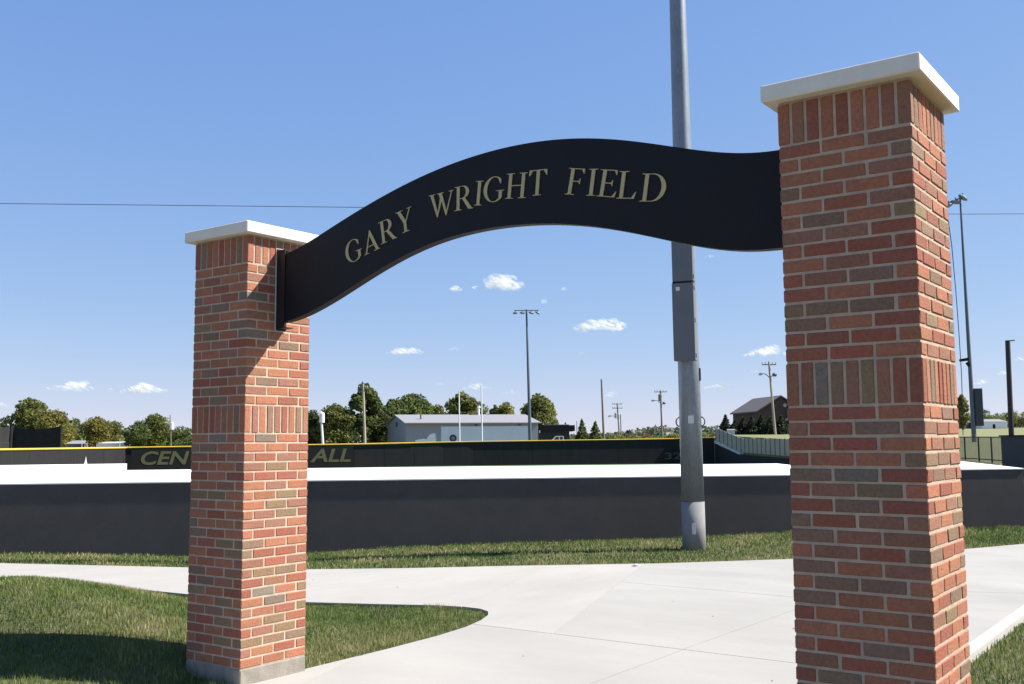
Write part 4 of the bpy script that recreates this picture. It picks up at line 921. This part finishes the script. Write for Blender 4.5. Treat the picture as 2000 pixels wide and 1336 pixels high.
TL = [
 (58, 778, 78, 175, 'tall olive tree rising behind the black netting screen at far left', OL, 'broad', 3800),
 (108, 800, 66, 165, 'rounded yellow-green tree right of the tall far-left tree', YE, 'broad', 3000),
 (-22, 812, 60, 180, 'dark tree at the left picture edge above the netting', GR, 'broad', 1600),
 (143, 816, 46, 185, 'dark green tree between the netting screen and the yellowish trees', GR, 'broad', 2000),
 (190, 812, 52, 170, 'yellow-olive tree above the low white trailer', YE, 'broad', 2400),
 (223, 822, 46, 172, 'olive tree just right of the low white trailer', OL, 'broad', 2000),
 (270, 822, 50, 165, 'dark bushy tree left of the pole with white transformer', GR, 'broad', 2400),
 (302, 807, 62, 168, 'leafy olive tree beside the pole with white transformer', OL, 'broad', 2800),
 (355, 832, 60, 180, 'low green tree touching the left pillar edge', GR, 'broad', 1800),
 (420, 826, 70, 180, 'tree hidden mostly behind the left pillar', OL, 'broad', 1200),
 (520, 815, 90, 170, 'wide tree behind the left pillar', GR, 'broad', 1200),
 (612, 800, 46, 150, 'dark tree right beside the left pillar', DK, 'broad', 2200),
 (655, 788, 72, 148, 'dense olive-green tree behind the leaning pale pole', OL, 'broad', 3800),
 (709, 747, 84, 150, 'tall sparse tree with sky showing through its crown', GR, 'sparse', 2600),
 (742, 800, 50, 155, 'dark tree left of the metal building', DK, 'broad', 2800),
 (770, 775, 56, 160, 'dark leafy tree behind the metal building gable', GR, 'broad', 2600),
 (805, 765, 78, 166, 'broad bright green tree above the metal building roof', GR, 'broad', 3600),
 (856, 790, 50, 172, 'low green tree between two taller ones above the metal roof', OL, 'broad', 2000),
 (903, 765, 66, 176, 'round green tree behind the left white post', OL, 'broad', 3000),
 (935, 784, 44, 180, 'pale tree between the white posts', PALE, 'broad', 1800),
 (968, 790, 40, 178, 'pale thin tree above the metal roof flue', PALE, 'sparse', 1800),
 (990, 784, 48, 174, 'yellow-green tree left of the slim light tower', YE, 'broad', 2200),
 (1052, 769, 70, 160, 'big rounded tree behind the right end of the metal building', OL, 'broad', 4200),
 (1105, 826, 22, 190, 'small conifer above the dark flat roof', DK, 'conifer', 700),
 (1137, 819, 34, 160, 'pointed spruce right of the dark building', GR, 'conifer', 900),
 (1163, 824, 36, 160, 'pointed spruce left of the bare tall pole', GR, 'conifer', 900),
 (1418, 811, 31, 122, 'leftmost evergreen in the row before the brown house', CON, 'conifer', 1100),
 (1436, 820, 31, 121, 'second evergreen from the left before the brown house', CON, 'conifer', 1000),
 (1453, 815, 31, 121, 'third evergreen from the left before the brown house', CON, 'conifer', 1000),
 (1470, 813, 33, 120, 'fourth evergreen from the left before the brown house', CON, 'conifer', 1100),
 (1488, 811, 33, 120, 'fifth evergreen from the left before the brown house', CON, 'conifer', 1100),
 (1506, 814, 33, 119, 'evergreen just left of the leaning utility pole', CON, 'conifer', 1000),
 (1527, 812, 35, 119, 'evergreen between the leaning pole and the nearer pillar', CON, 'conifer', 1100),
 (1551, 812, 28, 119, 'evergreen half hidden by the nearer pillar', CON, 'conifer', 600),
 (1882, 768, 22, 190, 'yellowing tree at the right edge of the nearer pillar', YE, 'broad', 900),
 (1921, 797, 26, 260, 'small green tree behind the white garage', GR, 'broad', 1100),
 (1948, 806, 40, 280, 'wide olive tree right of the white garage roof', OL, 'broad', 1400),
 (1978, 800, 40, 285, 'olive tree behind the dark brown pole', OL, 'broad', 1500),
 (2012, 797, 44, 285, 'olive tree cut by the right picture edge', YE, 'broad', 1200),
]
for a in TL:
    px, yt, wp_, d, lb, c, k, n = a
    tree(px, yt, wp_, d, lb, c, k, n, name='conifer' if k == 'conifer' else 'tree')
SH = [(1190, 842, 34, 175, 'green shrub at the foot of the bare tall pole', GR), (1228, 845, 46, 185, 'yellowish shrub right of the short utility pole', YE), (1262, 849, 40, 185, 'low yellow shrub mass before the hill', YE),
      (1268, 842, 34, 250, 'orange-tinted shrub crown before the hill', (.19, .125, .045)), (1295, 847, 34, 180, 'shrub at the foot of the lamp-arm pole', OL), (1322, 840, 34, 178, 'yellow shrub just left of the big light pole', YE),
      (1208, 848, 30, 170, 'olive shrub between the two pole pair and bare pole', OL), (1150, 846, 50, 168, 'low shrub between the two spruces', OL), (1385, 838, 40, 175, 'shrub just right of the big light pole', OL), (1362, 842, 34, 178, 'shrub hidden behind the big light pole', OL)]
for px, yt, wpx, d, lb, c in SH: tree(px, yt, wpx, d, lb, c, 'shrub', 1500, name='shrub', group='shrubs beyond the outfield fence', zbase=.8)
# wooded hill far off
def hill():
    bump = [(980, 852), (1150, 849), (1200, 843), (1240, 839), (1270, 833.5), (1300, 833), (1340, 835), (1390, 832), (1430, 834), (1500, 838), (1600, 842), (1750, 836), (1900, 828), (1990, 822), (2050, 818), (2200, 830), (2500, 846)]
    d = 900; v = []; cs = []; rs = []
    for px in np.arange(980, 2500, 7.):
        y = np.interp(px, [a for a, _ in bump], [b for _, b in bump])+random.uniform(-1., 1.2); dd = d+random.uniform(-60, 60)
        zt = Z(px, y, dd); b = G(px, dd)
        for k in range(3):
            hh = max(zt*(1-.3*k), 3); q = G(px+random.uniform(-3, 3), dd-25*k); cs.append((q.x, q.y, hh-5)); rs.append((7, 7, 5.5))
    v = leaf_cloud(cs, rs, [40]*len(cs), 3.2); n = len(v)//4
    me = np_mesh('wooded_hill', v, np.full(n, 4), np.arange(4*n), M_leaf); o = link('wooded_hill', me, kind='stuff', label='far wooded hill along the horizon right of the buildings', cat='woods', color=(.085, .105, .055))
    # the hill's earth under the canopy
    m = MB(); xs = np.arange(980, 2500, 20.); vs = []
    for px in xs:
        y = np.interp(px, [a for a, _ in bump], [b for _, b in bump]); z = max(Z(px, y, d)-3.5, -1); a, b, c = G(px, d-140), G(px, d+20), G(px, d+260)
        vs += [(a.x, a.y, -2), (b.x, b.y, z), (c.x, c.y, -2)]
    fs = []
    for i in range(len(xs)-1):
        for k in range(2): fs.append((3*i+k, 3*i+3+k, 3*i+4+k, 3*i+1+k))
    m.add(vs, fs); m.obj('hills', mat('wooded_slope', (.055, .07, .032), .95, var=.35, scale=.03, var2=.3, scale2=.15), kind='structure')
hill()
# far tree line low along the horizon at left
def treeline(px0, px1, y, d, label, color):
    cs, rs = [], []
    for px in np.arange(px0, px1, 5.):
        zt = Z(px, y+random.uniform(-7, 9), d); q = G(px, d+random.uniform(-8, 8)); cs.append((q.x, q.y, zt*.55)); rs.append((2.6, 2.6, zt*.5)) 
    v = leaf_cloud(cs, rs, [90]*len(cs), .8, shell=.4); n = len(v)//4
    me = np_mesh('tree_line', v, np.full(n, 4), np.arange(4*n), M_leaf); link('tree_line', me, kind='stuff', label=label, cat='woods', color=color)
treeline(-300, 640, 846, 215, 'low dark tree line along the horizon behind the left trees', GR)
treeline(600, 1085, 822, 205, 'tree mass along the horizon behind the metal building', GR)

# ------------------------------------------------------------------ clouds (puffs of real volume, soft at the rim)
def cloud_mat():
    m = bpy.data.materials.new('cloud'); m.use_nodes = True; t = m.node_tree; L = t.links.new; t.nodes.clear()
    out = t.nodes.new('ShaderNodeOutputMaterial'); tr = t.nodes.new('ShaderNodeBsdfTransparent'); mx = t.nodes.new('ShaderNodeMixShader')
    df = t.nodes.new('ShaderNodeBsdfDiffuse'); df.inputs[0].default_value = (.95, .95, .95, 1)
    ts = t.nodes.new('ShaderNodeBsdfTranslucent'); ts.inputs[0].default_value = (.95, .95, .95, 1); m2 = t.nodes.new('ShaderNodeMixShader'); m2.inputs[0].default_value = .45
    L(df.outputs[0], m2.inputs[1]); L(ts.outputs[0], m2.inputs[2])
    lw = t.nodes.new('ShaderNodeLayerWeight'); lw.inputs[0].default_value = .5
    mr = t.nodes.new('ShaderNodeMapRange'); mr.interpolation_type = 'SMOOTHSTEP'; mr.inputs[1].default_value = .0; mr.inputs[2].default_value = .85; mr.inputs[3].default_value = .62; mr.inputs[4].default_value = 0
    L(lw.outputs['Facing'], mr.inputs[0])
    tc = t.nodes.new('ShaderNodeTexCoord'); nz = t.nodes.new('ShaderNodeTexNoise'); nz.inputs['Scale'].default_value = .028; nz.inputs['Detail'].default_value = 7; nz.inputs['Roughness'].default_value = .6; L(tc.outputs['Object'], nz.inputs['Vector'])
    nr = t.nodes.new('ShaderNodeMapRange'); nr.inputs[1].default_value = .25; nr.inputs[2].default_value = .75; L(nz.outputs[0], nr.inputs[0])
    oi = t.nodes.new('ShaderNodeObjectInfo'); a = t.nodes.new('ShaderNodeMath'); a.operation = 'MULTIPLY'; b = t.nodes.new('ShaderNodeMath'); b.operation = 'MULTIPLY'
    sp = t.nodes.new('ShaderNodeSeparateColor'); L(oi.outputs['Color'], sp.inputs[0])
    L(mr.outputs[0], a.inputs[0]); L(nr.outputs[0], a.inputs[1]); L(a.outputs[0], b.inputs[0]); L(sp.outputs[0], b.inputs[1])
    g = t.nodes.new('ShaderNodeNewGeometry'); iv = t.nodes.new('ShaderNodeMath'); iv.operation = 'SUBTRACT'; iv.inputs[0].default_value = 1; L(g.outputs['Backfacing'], iv.inputs[1])
    c = t.nodes.new('ShaderNodeMath'); c.operation = 'MULTIPLY'; L(b.outputs[0], c.inputs[0]); L(iv.outputs[0], c.inputs[1])
    L(c.outputs[0], mx.inputs[0]); L(tr.outputs[0], mx.inputs[1]); L(m2.outputs[0], mx.inputs[2]); L(mx.outputs[0], out.inputs[0]); return m
M_cloud = cloud_mat()
def ico(n=2):
    bm = bmesh.new(); bmesh.ops.create_icosphere(bm, subdivisions=n, radius=1); v = np.array([q.co for q in bm.verts]); f = np.array([[q.index for q in x.verts] for x in bm.faces]); bm.free(); return v, f
IV, IF = ico(3)
def cloud(px, py, wpx, hpx, alpha, label, d=2600, n=26):
    c = P(px, py, d); s = d/FPX; W, H = wpx*s/2, hpx*s/2; vs, fs = [], []; base = -H*.7
    for k in range(n):
        x = random.gauss(0, .5); x = max(-.92, min(.92, x)); env = (1-abs(x)**1.7); q = H*random.uniform(.38, .9)*(.45+.6*env)
        z = base+q*.55+random.random()**1.5*max(0, (2*H*env*.75-q)); y = random.uniform(-.4, .4)*W
        p = np.array(r0*(x*W))+np.array(Vector((-sY, cY, 0))*y)+np.array((0, 0, z)); vv = IV*np.array([q*1.25, q*1.25, q*.85])
        dn = np.array([noise.noise(Vector(w_)*1.6+Vector((k*3.1, px, 0))) for w_ in IV]); vv = vv*(1+.22*dn[:, None])+p
        fs.append(IF+len(vs)*len(IV)); vs.append(vv)
    v = np.concatenate(vs); f = np.concatenate(fs); me = np_mesh('cloud', v, np.full(len(f), 3), f.ravel(), M_cloud, True)
    link('cloud', me, loc=tuple(c), label=label, cat='cloud', group='small white clouds low in the sky', color=(alpha, alpha, alpha))
CL = [(976, 553, 108, 36, .9, 'largest puffy cloud under the middle of the arch'), (893, 563, 36, 15, .75, 'small cloud tail left of the largest puffy cloud'), (1172, 634, 116, 32, .9, 'flat-based cloud right of the slim light tower'),
      (790, 684, 72, 20, .75, 'small bright cloud above the sparse tree'), (150, 755, 122, 24, .6, 'long thin cloud above the far-left trees'), (277, 758, 86, 26, .8, 'compact cloud left of the left pillar'),
      (1498, 685, 84, 26, .75, 'cloud touching the left edge of the nearer pillar'), (1060, 588, 18, 12, .35, 'tiny faint cloud above the slim light tower'), (1101, 564, 16, 9, .3, 'tiny faint cloud right of the largest cloud'),
      (888, 680, 20, 11, .35, 'tiny faint cloud right of the small bright cloud'), (1139, 689, 28, 10, .22, 'faint wisp below the flat-based cloud'), (930, 755, 60, 15, .42, 'faint cloud behind the right white post'),
      (856, 749, 40, 10, .22, 'faint wisp above the metal building trees'), (1001, 766, 44, 11, .32, 'faint wisp left of the slim light tower base'), (1405, 753, 62, 16, .32, 'faint cloud right of the big light pole'),
      (1474, 723, 36, 13, .25, 'faint wisp left of the leaning utility pole top'), (1196, 770, 44, 16, .25, 'faint wisp behind the bare tall pole'), (1916, 745, 36, 16, .45, 'small cloud right of the dark light tower'),
      (1962, 727, 30, 14, .4, 'small cloud behind the dark brown pole'), (1996, 700, 34, 12, .5, 'small cloud at the right picture edge'), (1386, 500, 30, 9, .25, 'faint wisp just under the right end of the arch'), (5, 792, 30, 12, .3, 'faint cloud at the left picture edge')]
for a in CL: cloud(a[0], a[1], a[2], a[3], a[4], a[5], n=28 if a[2] > 50 else 10)

# ------------------------------------------------------------------ grass
PP = np.array(PATH)
def in_poly(x, y, poly=PP):
    c = np.zeros(len(x), bool); n = len(poly); j = n-1
    for i in range(n):
        xi, yi = poly[i]; xj, yj = poly[j]
        k = ((yi > y) != (yj > y)) & (x < (xj-xi)*(y-yi)/(yj-yi+1e-12)+xi); c ^= k; j = i
    return c
def blades(name, label, x, y, h, wid, tint, lean=.45):
    n = len(x); z = ground_h(x, y)-.005; a = RNG.random(n)*6.283; b = RNG.random(n)*6.283; ln = lean*(RNG.random(n)**.8)
    dx, dy = np.cos(a), np.sin(a); lx, ly = np.cos(b)*ln*h, np.sin(b)*ln*h; w2 = wid/2
    v = np.zeros((n, 5, 3)); v[:, 0] = np.stack([x-dx*w2, y-dy*w2, z], 1); v[:, 1] = np.stack([x+dx*w2, y+dy*w2, z], 1)
    mx, my, mz = x+lx*.35, y+ly*.35, z+h*.6
    v[:, 2] = np.stack([mx+dx*w2*.8, my+dy*w2*.8, mz], 1); v[:, 3] = np.stack([mx-dx*w2*.8, my-dy*w2*.8, mz], 1); v[:, 4] = np.stack([x+lx, y+ly, z+h*(1-.35*ln)], 1)
    o = np.arange(n)[:, None]*5; lp = np.concatenate([o+np.array([[0, 1, 2, 3]]), o+np.array([[3, 2, 4]])], 1).ravel(); fn = np.tile([4, 3], n)
    me = np_mesh(name, v.reshape(-1, 3), fn, lp, M_grass); at = me.attributes.new('tint', 'FLOAT', 'POINT'); at.data.foreach_set('value', np.repeat(tint, 5).astype(np.float32))
    return link(name, me, kind='stuff', label=label, cat='grass')
def fbm(x, y, s, seed):
    return np.array([noise.noise(Vector((a*s, b*s, seed))) for a, b in zip(x, y)])
def lawn(name, label, poly, dens, h0, wid, seed, dry=.0, extra=None):
    poly = np.array(poly); mn, mx = poly.min(0), poly.max(0); n = int(dens*np.prod(mx-mn)); x = mn[0]+RNG.random(n)*(mx[0]-mn[0]); y = mn[1]+RNG.random(n)*(mx[1]-mn[1])
    k = in_poly(x, y, poly) & ~in_poly(x, y)
    for (a0, a1, b0, b1) in ((-PW-.03, .03, -.03, PW+.03), (PLX-PW-.03, PLX+.03, PLY-.03, PLY+PW+.03)): k &= ~((x > a0) & (x < a1) & (y > b0) & (y < b1))
    x, y = x[k], y[k]
    gx = np.arange(mn[0]-1, mx[0]+1, .12); gy = np.arange(mn[1]-1, mx[1]+1, .12)
    # patchiness from a coarse noise lattice
    ix = ((x-gx[0])/.12).astype(int); iy = ((y-gy[0])/.12).astype(int)
    key = ix*100000+iy; uq, inv = np.unique(key, return_inverse=True); ux = gx[0]+.12*(uq//100000); uy = gy[0]+.12*(uq % 100000)
    f1 = fbm(ux, uy, 1.1, seed)[inv]; f2 = fbm(ux, uy, 3.7, seed+5)[inv]
    h = h0*(.55+.75*RNG.random(len(x)))*(1+.5*f2+.25*f1); tint = np.clip(.48+dry+.45*f1+.30*f2+.20*RNG.normal(size=len(x))*.8, 0, 1)
    st = RNG.random(len(x)) < .07; tint[st] = .9
    if extra is not None: h, tint = extra(x, y, h, tint)
    return blades(name, label, x, y, np.maximum(h, .015), wid*(.7+.6*RNG.random(len(x))), tint)
def tall(x, y, h, tint):
    d = np.maximum(np.maximum(PLX-PW-x, x-PLX), np.maximum(PLY-y, y-PLY-PW)); g = np.exp(-np.maximum(d, 0)/.16)*(y < PLY+.5)
    return h*(1+1.6*g), np.clip(tint-.1*g, 0, 1)
lawn('grass', 'mown grass patch around the left pillar, crossed by its shadow', [(-12.6, 2.4), (-10.3, 2.6), (-8.6, 2.75), (-7.07, 3.1), (-5.5, 3.8), (-4.7, 3.6), (-4.66, -1.2), (-6.6, -1.2), (-9.5, .2), (-12.6, 1.4)], 5600, .044, .0043, 1., .0, tall)
wl = lambda px, o=0: tuple(G(px, wall_d(px)-.03).xy)
lawn('grass', 'grass strip between the walk and the dugout wall', [(-19, 1.2), (-13.41, 3.0), (-10.76, 4.15), (-9.18, 4.9), (-7.1, 6.7), (-4.3, 9.45), (-2.5, 12.2), (-1.95, 13.5), (2, 19), wl(1700), wl(1330), wl(1000), wl(600), wl(300), wl(0), wl(-250)], 1000, .05, .010, 2., -.02)
lawn('grass', 'grass right of the path around the nearer pillar', [(-.84, -1.0), (-.84, 7.0), (-.6, 8.1), (.4, 10), (2.2, 12), (3.5, 9), (2.5, -1)], 2600, .048, .006, 3., .04)
lawn('grass', 'grass beyond the side walk at the right edge', [(-2, 13.5), (2, 19), (6.5, 24), (4, 25), tuple(G(1996, 20.7).xy), tuple(G(1860, 19.6).xy), tuple(G(1700, 18.2).xy)], 600, .07, .014, 4., .0)
# scraps
m = MB(); m.add([(0, 0, .004), (.07, .01, .03), (.09, .06, .008), (.02, .05, .02), (.045, .03, .038)], [(0, 1, 4), (1, 2, 4), (2, 3, 4), (3, 0, 4), (0, 3, 2, 1)])
m.obj('paper_scrap', M_paper, loc=(-5.75, 7.58, .0), label='crumpled white paper scrap at the far edge of the walk', cat='litter')
m = MB()
for x, y in [(random.uniform(-4.5, -1), random.uniform(.5, 7)) for _ in range(5)]+[(random.uniform(-10, -5), random.uniform(3.8, 4.4)) for _ in range(3)]+[(-4.9, 3.0), (-2.3, 4.4), (-3.6, 2.1), (-5.6, 6.2), (-1.7, 2.4), (-3.9, 5.2), (-1.2, 5.9), (-3.1, 7.7)]:
    a = random.uniform(0, 6); s = random.uniform(.008, .018); c, d_ = math.cos(a)*s, math.sin(a)*s
    m.add([(x-c, y-d_, .003), (x+d_*.5, y-c*.5, .009), (x+c, y+d_, .004), (x-d_*.5, y+c*.5, .007)], [(0, 1, 2, 3)])
m.obj('leaf_litter', mat('dry_leaf', (.16, .11, .06), .9), kind='stuff', label='few dry leaf bits scattered on the pale concrete path', cat='leaves')
